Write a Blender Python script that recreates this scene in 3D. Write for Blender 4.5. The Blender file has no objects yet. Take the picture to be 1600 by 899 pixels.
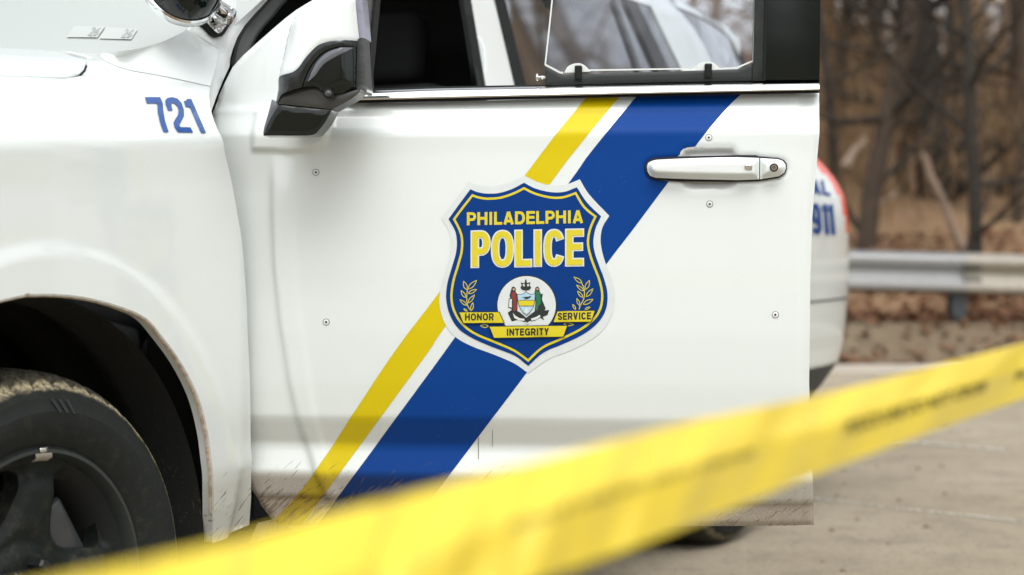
import bpy, bmesh, math, random
import numpy as np
from mathutils import Vector, Matrix
from mathutils.geometry import delaunay_2d_cdt

random.seed(7); rng = np.random.default_rng(7)
sc = bpy.context.scene
col = sc.collection
R = math.radians

# ------------------------------------------------------------------ camera
F = 2700.0          # focal length in photo pixels (1600 px wide)
CH = 0.916          # camera height
HY = 375.0          # horizon row of the photo
cam_d = bpy.data.cameras.new('camera'); cam = bpy.data.objects.new('camera', cam_d); col.objects.link(cam)
cam.location = (0, 0, CH); cam.rotation_euler = (R(90), 0, 0)
cam_d.sensor_width = 36; cam_d.lens = 36*F/1600
cam_d.shift_y = -(449.5-HY)/1600
cam_d.clip_start = .05; cam_d.clip_end = 800
cam_d.dof.use_dof = True; cam_d.dof.focus_distance = 3.06; cam_d.dof.aperture_fstop = 3.0
cam_d.dof.aperture_blades = 0
sc.camera = cam

# ------------------------------------------------------------------ sky, sun, exposure
SUN_EL, SUN_AZ = R(58), R(176)      # azimuth measured clockwise from +Y
w = bpy.data.worlds.new('World'); sc.world = w; w.use_nodes = True
nt = w.node_tree; bg = nt.nodes['Background']
sky = nt.nodes.new('ShaderNodeTexSky'); sky.sky_type = 'NISHITA'; sky.sun_disc = False
sky.sun_elevation = SUN_EL; sky.sun_rotation = SUN_AZ
sky.air_density = 1.0; sky.dust_density = 3.0; sky.ozone_density = 1.0
hs = nt.nodes.new('ShaderNodeHueSaturation'); hs.inputs['Saturation'].default_value = .16
nt.links.new(sky.outputs[0], hs.inputs['Color']); nt.links.new(hs.outputs[0], bg.inputs['Color'])
bg.inputs['Strength'].default_value = .15
sd = bpy.data.lights.new('sun', 'SUN'); sun = bpy.data.objects.new('sun', sd); col.objects.link(sun)
sd.energy = .6; sd.angle = R(40); sd.color = (1, .985, .95)
sv = Vector((math.sin(SUN_AZ)*math.cos(SUN_EL), math.cos(SUN_AZ)*math.cos(SUN_EL), math.sin(SUN_EL)))
sun.rotation_euler = sv.to_track_quat('Z', 'Y').to_euler()
sc.view_settings.view_transform = 'Standard'; sc.view_settings.look = 'None'
sc.view_settings.exposure = .88; sc.view_settings.gamma = 1
sc.render.engine = 'CYCLES'
sc.cycles.use_denoising = True
sc.cycles.max_bounces = 8; sc.cycles.transparent_max_bounces = 12

# ------------------------------------------------------------------ materials
def newmat(name):
    m = bpy.data.materials.new(name); m.use_nodes = True
    return m, m.node_tree, m.node_tree.nodes['Principled BSDF']
def N(nt, t, **k):
    n = nt.nodes.new(t)
    for a, b in k.items():
        if a.startswith('i_'):
            n.inputs[a[2:].replace('_', ' ')].default_value = b
        else: setattr(n, a, b)
    return n
def mth(nt, op, a, b=None, clamp=False):
    n = nt.nodes.new('ShaderNodeMath'); n.operation = op; n.use_clamp = clamp
    for i, v in enumerate((a, b)):
        if v is None: continue
        if isinstance(v, (int, float)): n.inputs[i].default_value = v
        else: nt.links.new(v, n.inputs[i])
    return n.outputs[0]
def mixc(nt, fac, a, b):
    n = nt.nodes.new('ShaderNodeMix'); n.data_type = 'RGBA'
    if isinstance(fac, (int, float)): n.inputs[0].default_value = fac
    else: nt.links.new(fac, n.inputs[0])
    for i, v in ((6, a), (7, b)):
        if isinstance(v, tuple): n.inputs[i].default_value = (*v, 1)
        else: nt.links.new(v, n.inputs[i])
    return n.outputs[2]
def ramp(nt, v, lo, hi, a=0., b=1.):
    n = nt.nodes.new('ShaderNodeMapRange'); n.interpolation_type = 'SMOOTHSTEP'
    nt.links.new(v, n.inputs[0])
    for i, x in zip((1, 2, 3, 4), (lo, hi, a, b)): n.inputs[i].default_value = x
    return n.outputs[0]
def noise(nt, scale, vec=None, detail=4, rough=.55):
    n = N(nt, 'ShaderNodeTexNoise'); n.inputs['Scale'].default_value = scale
    n.inputs['Detail'].default_value = detail; n.inputs['Roughness'].default_value = rough
    if vec is not None: nt.links.new(vec, n.inputs['Vector'])
    return n.outputs['Fac']
def bump(nt, h, p, strength=.3, dist=.001):
    b = N(nt, 'ShaderNodeBump'); b.inputs['Strength'].default_value = strength; b.inputs['Distance'].default_value = dist
    nt.links.new(h, b.inputs['Height']); nt.links.new(b.outputs[0], p.inputs['Normal'])

def plain(name, c, rough=.5, metal=0, spec=.5, coat=0, grain=0, gscale=200, dust=0, ior=1.5):
    m, t, p = newmat(name)
    p.inputs['Roughness'].default_value = rough; p.inputs['Metallic'].default_value = metal
    p.inputs['Specular IOR Level'].default_value = spec; p.inputs['Coat Weight'].default_value = coat
    p.inputs['Coat Roughness'].default_value = .04; p.inputs['IOR'].default_value = ior
    tc = N(t, 'ShaderNodeTexCoord').outputs['Object']
    nz = noise(t, gscale, tc)
    cc = mixc(t, mth(t, 'MULTIPLY', nz, .5), c, tuple(x*.72 for x in c))
    if dust:
        d = mth(t, 'MULTIPLY', ramp(t, noise(t, 30, tc, 6, .7), .45, .75), dust)
        cc = mixc(t, d, cc, (.30, .25, .19))
    t.links.new(cc, p.inputs['Base Color'])
    if grain: bump(t, nz, p, grain, .0006)
    return m

def paint(name, c, dirty=True, rough=.3, coat=1.0, bandw=.27, fcol=(.26, .20, .135), fs=1., spec=.5):
    """car paint / vinyl with road film, a tuck band of dirt and painted reflection, brown mud flecks low down"""
    m, t, p = newmat(name)
    g = N(t, 'ShaderNodeTexCoord').outputs['Object']
    sx = N(t, 'ShaderNodeSeparateXYZ'); t.links.new(g, sx.inputs[0]); z = sx.outputs['Z']; x = sx.outputs['X']
    cc = c
    # faint specks
    v = noise(t, 260, g, 2, .5); sp = ramp(t, v, .73, .78)
    cc = mixc(t, mth(t, 'MULTIPLY', sp, .35), cc, (.32, .27, .2))
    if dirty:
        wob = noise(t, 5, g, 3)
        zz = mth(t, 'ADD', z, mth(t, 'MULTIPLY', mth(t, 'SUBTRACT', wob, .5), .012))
        band = mth(t, 'MULTIPLY', ramp(t, zz, .532, .556), ramp(t, zz, .600, .582))  # tuck band: tan dirt plus the ground's reflection, both painted into the colour
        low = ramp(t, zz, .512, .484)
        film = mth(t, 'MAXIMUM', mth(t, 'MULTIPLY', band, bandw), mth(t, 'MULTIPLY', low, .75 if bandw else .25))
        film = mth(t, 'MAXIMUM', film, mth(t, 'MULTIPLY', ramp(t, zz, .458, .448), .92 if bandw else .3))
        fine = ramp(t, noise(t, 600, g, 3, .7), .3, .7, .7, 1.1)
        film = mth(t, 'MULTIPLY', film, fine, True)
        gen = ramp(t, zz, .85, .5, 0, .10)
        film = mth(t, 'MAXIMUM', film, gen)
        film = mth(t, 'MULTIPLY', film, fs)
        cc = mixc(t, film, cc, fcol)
        # diagonal mud streaks
        m0 = N(t, 'ShaderNodeMapping'); t.links.new(g, m0.inputs[0]); m0.inputs['Rotation'].default_value = (0, R(42), 0)
        mp = N(t, 'ShaderNodeMapping'); t.links.new(m0.outputs[0], mp.inputs[0]); mp.inputs['Scale'].default_value = (26, 60, 230)
        st = noise(t, 1.0, mp.outputs[0], 3, .6)
        front = ramp(t, x, .42, .16, .0, 1.0)
        dens = mth(t, 'MULTIPLY', ramp(t, zz, .515, .40), mth(t, 'ADD', mth(t, 'MULTIPLY', front, .105), .045))
        thr = mth(t, 'SUBTRACT', .635, dens)
        mk_ = mth(t, 'MULTIPLY', mth(t, 'MULTIPLY', mth(t, 'SUBTRACT', st, thr), 18, True), ramp(t, zz, .525, .50))
        cc = mixc(t, mth(t, 'MULTIPLY', mk_, .65), cc, (.13, .09, .055))
        rr = mth(t, 'ADD', mth(t, 'MULTIPLY', film, .5), rough)
        t.links.new(rr, p.inputs['Roughness'])
        t.links.new(mth(t, 'SUBTRACT', coat, mth(t, 'MULTIPLY', film, 1.2*coat), True), p.inputs['Coat Weight'])
    else:
        p.inputs['Roughness'].default_value = rough; p.inputs['Coat Weight'].default_value = coat
    if isinstance(cc, tuple): p.inputs['Base Color'].default_value = (*cc, 1)
    else: t.links.new(cc, p.inputs['Base Color'])
    p.inputs['Coat Roughness'].default_value = .03; p.inputs['Specular IOR Level'].default_value = spec
    bump(t, noise(t, 900, g, 2), p, .02, .0004)
    return m

M = {}
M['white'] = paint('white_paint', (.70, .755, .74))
M['fender_white'] = paint('fender_white_paint', (.73, .785, .77), bandw=0.)
M['handle_white'] = paint('handle_white_paint', (.70, .745, .73), False, coat=.25, rough=.4)
M['white_clean'] = paint('clean_white_paint', (.74, .79, .775), False)
M['yellow'] = paint('yellow_vinyl', (.60, .475, .0015), rough=.42, coat=.0, fcol=(.20, .12, .05), fs=.75, spec=.2)
M['blue'] = paint('blue_vinyl', (.0008, .043, .225), rough=.5, coat=.0, fcol=(.02, .025, .04), fs=.75, spec=.12)
M['dec_white'] = plain('decal_white', (.66, .71, .70), .4, gscale=60)
M['dec_blue'] = plain('decal_blue', (.0008, .038, .20), .5, spec=.12, gscale=80)
M['dec_yellow'] = plain('decal_yellow', (.66, .56, .012), .45, gscale=60)
M['dec_dark'] = plain('decal_black', (.012, .02, .018), .5, gscale=60)
M['dec_red'] = plain('decal_red', (.22, .03, .02), .5, gscale=200)
M['dec_green'] = plain('decal_green', (.01, .16, .07), .5, gscale=200)
M['dec_sky'] = plain('decal_pale_blue', (.42, .62, .75), .5, gscale=200)
M['dec_skin'] = plain('decal_skin', (.5, .33, .2), .5)
M['num_blue'] = plain('number_blue', (.015, .085, .34), .25, coat=1, gscale=20)
M['rubber'] = plain('black_rubber', (.010, .013, .012), .6, spec=.2, grain=.3, gscale=600)
M['trim'] = plain('grey_trim', (.085, .09, .088), .6, spec=.3, grain=.3, gscale=700)
M['grey_plastic'] = plain('grey_plastic', (.028, .034, .034), .5, spec=.3, grain=.4, gscale=500)
M['gloss_black'] = plain('gloss_black', (.005, .009, .008), .07, gscale=50, ior=1.45)
M['gloss_soft'] = plain('soft_gloss_black', (.012, .016, .016), .16, gscale=200, ior=1.5)
M['foot_top'] = plain('mirror_foot_grey', (.045, .046, .042), .35, grain=.3, gscale=500); M['mirror_grey'] = plain('mirror_grey', (.13, .14, .16), .15)
M['satin_black'] = plain('satin_black', (.014, .018, .018), .33, spec=.4, grain=.3, gscale=500, dust=.05)
M['mid_gloss'] = plain('grey_gloss', (.05, .055, .06), .2)
M['chrome'] = plain('chrome', (.80, .81, .80), .09, 1, gscale=30)
M['brushed'] = plain('bright_trim', (.80, .80, .79), .22, 1, gscale=90)
M['lavender'] = plain('mirror_edge', (.30, .31, .42), .25, coat=.5)
M['interior'] = plain('dark_interior', (.012, .014, .014), .85)
M['seat'] = plain('seat_cloth', (.02, .022, .022), .9, grain=.5, gscale=400)
M['edge_white'] = plain('glass_edge', (.75, .8, .78), .3)
M['red_lens'] = plain('red_lens', (.82, .05, .002), .2, spec=.3)
M['steel'] = plain('galvanised_steel', (.42, .43, .43), .42, .75, gscale=9, dust=.3)
M['steel_tan'] = plain('weathered_steel', (.45, .42, .36), .5, .6, gscale=9, dust=.6)
M['post'] = plain('post_steel', (.06, .07, .08), .6, .3)
M['rim'] = plain('dark_wheel_paint', (.010, .015, .0135), .55, spec=.22, grain=.35, gscale=420, dust=.12)
M['rim_edge'] = plain('rim_flange', (.055, .065, .062), .35, .5)
M['disc'] = plain('brake_steel', (.30, .26, .22), .4, .8, dust=.3)
M['lead'] = plain('wheel_weight', (.38, .35, .30), .45, .4)
M['gap'] = plain('panel_gap', (.012, .010, .016), .8)
M['bowl'] = plain('recess_white', (.82, .85, .84), .35, coat=.6, gscale=40)

# tyre rubber with dust on the shoulder
def tyre_mat():
    m, t, p = newmat('tyre_rubber')
    g = N(t, 'ShaderNodeTexCoord').outputs['Object']
    sx = N(t, 'ShaderNodeSeparateXYZ'); t.links.new(g, sx.inputs[0])
    r = mth(t, 'SQRT', mth(t, 'ADD', mth(t, 'POWER', sx.outputs[0], 2), mth(t, 'POWER', sx.outputs[2], 2)))
    nz = noise(t, 26, g, 6, .7); nf = noise(t, 160, g, 4, .7)
    rj = mth(t, 'ADD', r, mth(t, 'MULTIPLY', mth(t, 'SUBTRACT', nz, .5), .018))
    d = mth(t, 'MULTIPLY', ramp(t, rj, .324, .333), ramp(t, nf, .3, .55, .55, 1))
    # the dust sits thickest on the upper shoulder
    up = ramp(t, sx.outputs[2], .05, .3, .45, .95)
    d = mth(t, 'MULTIPLY', d, up)
    side = mth(t, 'MULTIPLY', ramp(t, noise(t, 60, g, 5, .7), .45, .8), .16)
    ring = mth(t, 'MULTIPLY', ramp(t, r, .291, .295), ramp(t, r, .316, .312))
    cc = mixc(t, side, (.014, .017, .015), (.12, .10, .078))
    cc = mixc(t, mth(t, 'MULTIPLY', ring, .5), cc, (.014, .018, .018))
    tread = ramp(t, sx.outputs[1], -.002, .010)     # local y grows inward
    tan = mixc(t, ramp(t, nf, .35, .7), (.22, .19, .14), (.62, .53, .32))
    cc = mixc(t, mth(t, 'MULTIPLY', d, mth(t, 'SUBTRACT', 1, mth(t, 'MULTIPLY', tread, .85))), cc, tan)
    t.links.new(cc, p.inputs['Base Color']); p.inputs['Roughness'].default_value = .8; p.inputs['Specular IOR Level'].default_value = .25
    bump(t, nf, p, .4, .001)
    return m
M['tyre'] = tyre_mat()

def liner_mat():
    m, t, p = newmat('wheel_liner')
    g = N(t, 'ShaderNodeTexCoord').outputs['Object']
    mp = N(t, 'ShaderNodeMapping'); t.links.new(g, mp.inputs[0]); mp.inputs['Scale'].default_value = (60, 60, 22)
    s = ramp(t, noise(t, 1, mp.outputs[0], 5, .75), .60, .70)
    s2 = ramp(t, noise(t, 260, g, 3, .7), .66, .72)
    sx = N(t, 'ShaderNodeSeparateXYZ'); t.links.new(g, sx.inputs[0])
    lo = ramp(t, sx.outputs[2], .85, .45, .12, 1)
    f = mth(t, 'MULTIPLY', mth(t, 'MAXIMUM', mth(t, 'MULTIPLY', s, .3), mth(t, 'MULTIPLY', s2, .8)), lo)
    cc = mixc(t, f, (.012, .014, .012), (.26, .20, .13))
    t.links.new(cc, p.inputs['Base Color']); p.inputs['Roughness'].default_value = .9
    bump(t, noise(t, 90, g, 5, .7), p, .5, .003)
    return m
M['liner'] = liner_mat()

def lip_mat():
    m, t, p = newmat('rusty_arch_lip')
    g = N(t, 'ShaderNodeTexCoord').outputs['Object']
    f = ramp(t, noise(t, 70, g, 6, .75), .42, .6)
    cc = mixc(t, f, (.48, .42, .34), (.33, .26, .19))
    t.links.new(cc, p.inputs['Base Color']); p.inputs['Roughness'].default_value = .85
    return m
M['lip'] = lip_mat()

def side_glass(name, base, tint_rough=.02):
    m, t, p = newmat(name)
    p.inputs['Base Color'].default_value = (*base, 1); p.inputs['Roughness'].default_value = tint_rough
    p.inputs['IOR'].default_value = 2.5; p.inputs['Coat Weight'].default_value = 1; p.inputs['Coat Roughness'].default_value = .01
    g = N(t, 'ShaderNodeTexCoord').outputs['Object']
    return m
M['side_glass'] = side_glass('reflecting_side_glass', (.035, .04, .045))
M['screen_glass'] = side_glass('windscreen_glass', (.42, .46, .435))  # pale base colour stands in for the overcast sky mirrored in the glass

M['sticker'] = side_glass('pale_sticker', (.47, .51, .48)); M['sticker_mark'] = side_glass('sticker_print', (.33, .36, .36))
def pane_mat():
    m, t, p = newmat('clear_door_glass')
    out = t.nodes['Material Output']
    tr = N(t, 'ShaderNodeBsdfTransparent'); tr.inputs[0].default_value = (.80, .84, .90, 1)
    gl = N(t, 'ShaderNodeBsdfGlossy'); gl.inputs['Roughness'].default_value = .02
    df = N(t, 'ShaderNodeBsdfDiffuse'); df.inputs[0].default_value = (.55, .58, .66, 1)
    fr = N(t, 'ShaderNodeFresnel'); fr.inputs[0].default_value = 1.5
    g = N(t, 'ShaderNodeTexCoord').outputs['Object']
    dn = ramp(t, noise(t, 3, g, 2, .5), .3, .8, .05, .10)
    a = N(t, 'ShaderNodeMixShader'); t.links.new(fr.outputs[0], a.inputs[0])
    t.links.new(tr.outputs[0], a.inputs[1]); t.links.new(gl.outputs[0], a.inputs[2])
    b = N(t, 'ShaderNodeMixShader'); t.links.new(dn, b.inputs[0])
    t.links.new(a.outputs[0], b.inputs[1]); t.links.new(df.outputs[0], b.inputs[2])
    t.links.new(b.outputs[0], out.inputs[0])
    return m
M['pane'] = pane_mat()

def lens_mat():
    m, t, p = newmat('clear_lens')
    p.inputs['Base Color'].default_value = (.75, .8, .8, 1); p.inputs['Roughness'].default_value = .12
    p.inputs['Transmission Weight'].default_value = .75; p.inputs['IOR'].default_value = 1.4
    return m
M['lens'] = lens_mat()

def tape_mat():
    m, t, p = newmat('yellow_tape_film')
    g = N(t, 'ShaderNodeTexCoord').outputs['Object']
    f = noise(t, 14, g, 4)
    t.links.new(mixc(t, f, (.96, .73, .004), (.92, .69, .004)), p.inputs['Base Color'])
    p.inputs['Roughness'].default_value = .28; p.inputs['IOR'].default_value = 1.7
    p.inputs['Coat Weight'].default_value = 1; p.inputs['Coat Roughness'].default_value = .3; p.inputs['Coat IOR'].default_value = 1.8
    bump(t, noise(t, 22, g, 3), p, .5, .004)
    # thin film: a little of the light passes through
    tl = N(t, 'ShaderNodeBsdfTranslucent'); tl.inputs[0].default_value = (.95, .78, .03, 1)
    mx = N(t, 'ShaderNodeMixShader'); mx.inputs[0].default_value = .12
    t.links.new(p.outputs[0], mx.inputs[1]); t.links.new(tl.outputs[0], mx.inputs[2])
    t.links.new(mx.outputs[0], t.nodes['Material Output'].inputs[0])
    return m
M['tape'] = tape_mat()
M['tape_ink'] = plain('tape_ink', (.03, .03, .015), .5)

def road_mat():
    m, t, p = newmat('worn_asphalt')
    g = N(t, 'ShaderNodeTexCoord').outputs['Object']
    big = noise(t, .5, g, 5, .6); mid = noise(t, 6, g, 5, .65); fi = noise(t, 120, g, 3, .7)
    cc = mixc(t, ramp(t, big, .3, .7), (.275, .232, .16), (.37, .32, .235))
    cc = mixc(t, ramp(t, mid, .45, .68, 0, .65), cc, (.20, .17, .125))
    gr_ = noise(t, 45, g, 4, .75)
    cc = mixc(t, ramp(t, gr_, .52, .66, 0, .6), cc, (.13, .108, .08))
    cc = mixc(t, ramp(t, fi, .56, .70, 0, .7), cc, (.11, .095, .07))
    cc = mixc(t, ramp(t, fi, .40, .30, 0, .35), cc, (.42, .39, .33))
    v = N(t, 'ShaderNodeTexVoronoi'); v.feature = 'DISTANCE_TO_EDGE'; v.inputs['Scale'].default_value = .55
    t.links.new(g, v.inputs['Vector'])
    t.links.new(cc, p.inputs['Base Color']); p.inputs['Roughness'].default_value = .9
    bump(t, fi, p, .5, .004)
    return m
M['road'] = road_mat()

def litter_mat(name, a, b, c, sc_=9):
    m, t, p = newmat(name)
    g = N(t, 'ShaderNodeTexCoord').outputs['Object']
    n1 = noise(t, sc_, g, 6, .7); n2 = noise(t, .8, g, 4, .6); n3 = noise(t, sc_*4, g, 3, .7)
    cc = mixc(t, ramp(t, n1, .35, .65), a, b)
    cc = mixc(t, ramp(t, n2, .4, .65), cc, c)
    cc = mixc(t, ramp(t, n3, .55, .7, 0, .6), cc, tuple(x*.35 for x in a))
    t.links.new(cc, p.inputs['Base Color']); p.inputs['Roughness'].default_value = .95
    bump(t, n1, p, .8, .05)
    return m
M['litter'] = litter_mat('leaf_litter_ground', (.21, .125, .062), (.31, .19, .10), (.25, .16, .082))
M['verge'] = litter_mat('dirt_verge', (.14, .105, .068), (.21, .165, .10), (.16, .115, .07), 9)
M['leaf'] = litter_mat('dry_leaf', (.24, .11, .055), (.14, .068, .036), (.32, .17, .09), 25)
M['bark'] = litter_mat('dark_bark', (.028, .024, .018), (.046, .038, .028), (.024, .020, .015), 12)
M['bark_brown'] = litter_mat('brown_bark', (.060, .043, .029), (.09, .064, .042), (.048, .034, .024), 12)
M['bark_pale'] = litter_mat('pale_bark', (.24, .17, .12), (.29, .21, .15), (.19, .135, .09), 12)
M['twig'] = litter_mat('winter_twigs', (.22, .14, .072), (.31, .20, .105), (.17, .107, .056), 4)
M['grime'] = plain('dried_grime', (.16, .13, .10), .8, gscale=300)
M['kerb'] = plain('pale_concrete', (.40, .36, .30), .85, grain=.5, gscale=60)
M['line'] = plain('worn_white_paint', (.60, .58, .52), .8, gscale=40)

# ------------------------------------------------------------------ object helpers
def tag(o, label=None, cat=None, group=None, kind=None):
    if label: o['label'] = label
    if cat: o['category'] = cat
    if group: o['group'] = group
    if kind: o['kind'] = kind
    return o
def mk(name, verts, faces, mat, parent=None, smooth=True, loc=(0, 0, 0), rotz=0., autosmooth=None):
    me = bpy.data.meshes.new(name)
    if isinstance(verts, np.ndarray): verts = verts.tolist()
    if isinstance(faces, np.ndarray): faces = faces.tolist()
    me.from_pydata(verts, [], faces); me.validate(); me.update()
    me.materials.append(M[mat] if isinstance(mat, str) else mat)
    if smooth: me.polygons.foreach_set('use_smooth', [True]*len(me.polygons))
    if autosmooth is not None:
        me.set_sharp_from_angle(angle=R(autosmooth))
    o = bpy.data.objects.new(name, me); col.objects.link(o)
    o.location = loc; o.rotation_euler = (0, 0, rotz)
    if parent: o.parent = parent
    return o
def empty(name, loc=(0, 0, 0), rotz=0, parent=None):
    o = bpy.data.objects.new(name, None); col.objects.link(o); o.location = loc; o.rotation_euler = (0, 0, rotz)
    o.empty_display_size = .2
    if parent: o.parent = parent
    return o

def inside(P, poly):
    x, y = P[:, 0], P[:, 1]; c = np.zeros(len(P), bool)
    a = np.asarray(poly); b = np.roll(a, -1, 0)
    for (x0, y0), (x1, y1) in zip(a, b):
        if y0 == y1: continue
        k = ((y0 > y) != (y1 > y)) & (x < (x1-x0)*(y-y0)/(y1-y0)+x0)
        c ^= k
    return c
def segdist(P, poly, closed=True):
    a = np.asarray(poly, float); b = np.roll(a, -1, 0)
    if not closed: a, b = a[:-1], b[:-1]
    d = np.full(len(P), 1e9)
    for p, q in zip(a, b):
        v = q-p; L = (v@v) or 1e-12
        t = np.clip(((P-p)@v)/L, 0, 1)
        d = np.minimum(d, np.hypot(*(P-(p+t[:, None]*v)).T))
    return d
def dens(poly, step, closed=True):
    a = [tuple(p) for p in poly]; n = len(a); out = []
    for i in range(n if closed else n-1):
        p, q = a[i], a[(i+1) % n]; L = math.hypot(q[0]-p[0], q[1]-p[1]); k = max(1, int(math.ceil(L/step)))
        for j in range(k): out.append((p[0]+(q[0]-p[0])*j/k, p[1]+(q[1]-p[1])*j/k))
    if not closed: out.append(a[-1])
    return out
def tri_region(polys, sx, sy=None, lines=()):
    """triangulate outer polygon minus holes with an inner grid; lines = extra constraint polylines"""
    sy = sy or sx; s = min(sx, sy)
    P = []; E = []
    for poly in polys:
        d = dens(poly, s*1.2); b = len(P); P += d; E += [(b+i, b+(i+1) % len(d)) for i in range(len(d))]
    for ln in lines:
        d = dens(ln, s*1.5, False); b = len(P); P += d; E += [(b+i, b+i+1) for i in range(len(d)-1)]
    o = np.asarray(polys[0]); x0, y0 = o.min(0); x1, y1 = o.max(0)
    gx, gy = np.meshgrid(np.arange(x0+sx*.5, x1, sx), np.arange(y0+sy*.5, y1, sy))
    gx = gx + (np.arange(gx.shape[0]) % 2)[:, None]*sx*.5
    G = np.stack([gx.ravel(), gy.ravel()], 1)
    k = inside(G, polys[0])
    for h in polys[1:]: k &= ~inside(G, h)
    G = G[k]
    if len(G):
        dd = np.full(len(G), 1e9)
        for poly in polys: dd = np.minimum(dd, segdist(G, poly))
        for ln in lines: dd = np.minimum(dd, segdist(G, ln, False))
        G = G[dd > s*.45]
    allp = [Vector(p) for p in P]+[Vector(p) for p in G.tolist()]
    V, _, Fc, *_r = delaunay_2d_cdt(allp, E, [], 0, 1e-6)
    V = np.array([tuple(v) for v in V]); T = np.array([tuple(f) for f in Fc if len(f) == 3])
    c = V[T].mean(1)
    k = inside(c, polys[0])
    for h in polys[1:]: k &= ~inside(c, h)
    T = T[k]
    a = V[T]; ar = np.cross(a[:, 1]-a[:, 0], a[:, 2]-a[:, 0])
    T[ar < 0] = T[ar < 0][:, ::-1]
    T = T[np.abs(ar) > 1e-11]
    return V, T
def boundary(T):
    cnt = {}
    for t in T.tolist():
        for i in range(3):
            e = (t[i], t[(i+1) % 3]); k = (min(e), max(e))
            cnt[k] = None if k in cnt else e
    return [e for e in cnt.values() if e]
def skin(V3, T, off, back=False):
    """add side walls (own vertices) along the boundary, displaced by vector off"""
    B = boundary(T); n = len(V3); V = V3.tolist(); Fs = T.tolist(); m1 = {}; m2 = {}
    off = np.asarray(off, float)
    def g(m, i, d):
        if i not in m:
            m[i] = len(V); V.append((V3[i]+d).tolist())
        return m[i]
    for a, b in B:
        Fs.append([g(m1, b, 0), g(m1, a, 0), g(m2, a, off), g(m2, b, off)])
    if back:
        k = len(V); V += (V3+off).tolist(); Fs += (T[:, ::-1]+k).tolist()
    return V, Fs
def cat(pts, closed=True, n=6, corners=()):
    """Catmull-Rom through points; indices in corners stay sharp"""
    P = [np.array(p, float) for p in pts]; m = len(P); out = []
    for i in range(m if closed else m-1):
        p1, p2 = P[i], P[(i+1) % m]
        p0 = P[(i-1) % m] if (closed or i > 0) else p1
        p3 = P[(i+2) % m] if (closed or i+2 < m) else p2
        t1 = (p2-p0)/2 if i not in corners else (p2-p1)
        t2 = (p3-p1)/2 if (i+1) % m not in corners else (p2-p1)
        for k in range(n):
            t = k/n; t2_, t3 = t*t, t*t*t
            out.append(tuple((2*t3-3*t2_+1)*p1+(t3-2*t2_+t)*t1+(-2*t3+3*t2_)*p2+(t3-t2_)*t2))
    if not closed: out.append(tuple(P[-1]))
    return out
def z2(pts, ox, oy, s): return [(ox+x/s, oy+y/s) for x, y in pts]

def tube(V, Fc, pts, rad, seg=8, cap=True):
    """append a tube through pts; rad scalar or list"""
    pts = [Vector(p) for p in pts]; n = len(pts)
    if not hasattr(rad, '__len__'): rad = [rad]*n
    base = len(V); up = Vector((0, 0, 1)); prev = None
    for i, p in enumerate(pts):
        d = (pts[min(i+1, n-1)]-pts[max(i-1, 0)]).normalized()
        if prev is None:
            prev = d.orthogonal().normalized()
        x = (prev-d*prev.dot(d)).normalized(); prev = x; y = d.cross(x)
        for k in range(seg):
            a = 2*math.pi*k/seg; V.append(tuple(p+(x*math.cos(a)+y*math.sin(a))*rad[i]))
    for i in range(n-1):
        for k in range(seg):
            a = base+i*seg+k; b = base+i*seg+(k+1) % seg
            Fc.append((a, b, b+seg, a+seg))
    if cap:
        Fc.append(tuple(base+k for k in range(seg))[::-1]); Fc.append(tuple(base+(n-1)*seg+k for k in range(seg)))
def lathe(prof, seg=64, mod=None):
    """prof: (radius, y) list, spun about local Y. outward = -y"""
    V = []; Fc = []; n = len(prof)
    for k in range(seg):
        a = 2*math.pi*k/seg
        for j, (r, y) in enumerate(prof):
            rr = r+(mod(j, k) if mod else 0)
            V.append((rr*math.cos(a), y, rr*math.sin(a)))
    for k in range(seg):
        for j in range(n-1):
            a = k*n+j; b = ((k+1) % seg)*n+j
            Fc.append((a, a+1, b+1, b))
    return V, Fc
def box(V, Fc, x0, x1, y0, y1, z0, z1):
    b = len(V)
    V += [(x, y, z) for x in (x0, x1) for y in (y0, y1) for z in (z0, z1)]
    Fc += [tuple(b+i for i in f) for f in ((0, 1, 3, 2), (4, 6, 7, 5), (0, 4, 5, 1), (2, 3, 7, 6), (0, 2, 6, 4), (1, 5, 7, 3))]
def rbox(name, mat, parent, c, d, r=.02, seg=3, rot=None):
    """rounded box"""
    bm = bmesh.new(); bmesh.ops.create_cube(bm, size=1)
    for v in bm.verts: v.co = Vector((v.co.x*d[0], v.co.y*d[1], v.co.z*d[2]))
    bmesh.ops.bevel(bm, geom=bm.edges[:], offset=r, segments=seg, affect='EDGES', profile=.5)
    if rot is not None: bmesh.ops.rotate(bm, verts=bm.verts, matrix=rot)
    bmesh.ops.translate(bm, verts=bm.verts, vec=c)
    me = bpy.data.meshes.new(name); bm.to_mesh(me); bm.free(); me.materials.append(M[mat])
    me.polygons.foreach_set('use_smooth', [True]*len(me.polygons))
    o = bpy.data.objects.new(name, me); col.objects.link(o); o.parent = parent
    return o

_tc = {}
def glyphs(text, bold=0., space=1.0):
    """triangulated text in the unit box (0..1, 0..1)"""
    cu = bpy.data.curves.new('t', 'FONT'); cu.body = text; cu.offset = bold; cu.space_character = space
    cu.resolution_u = 4
    o = bpy.data.objects.new('t', cu); col.objects.link(o)
    dg = bpy.context.evaluated_depsgraph_get(); me = bpy.data.meshes.new_from_object(o.evaluated_get(dg))
    V = np.array([v.co[:2] for v in me.vertices]); Fs = [tuple(p.vertices) for p in me.polygons]
    bpy.data.objects.remove(o); bpy.data.curves.remove(cu); bpy.data.meshes.remove(me)
    return V, Fs
def unitbox(V, ref=None):
    r = V if ref is None else ref
    lo, hi = r.min(0), r.max(0)
    return (V-lo)/(hi-lo)

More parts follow.
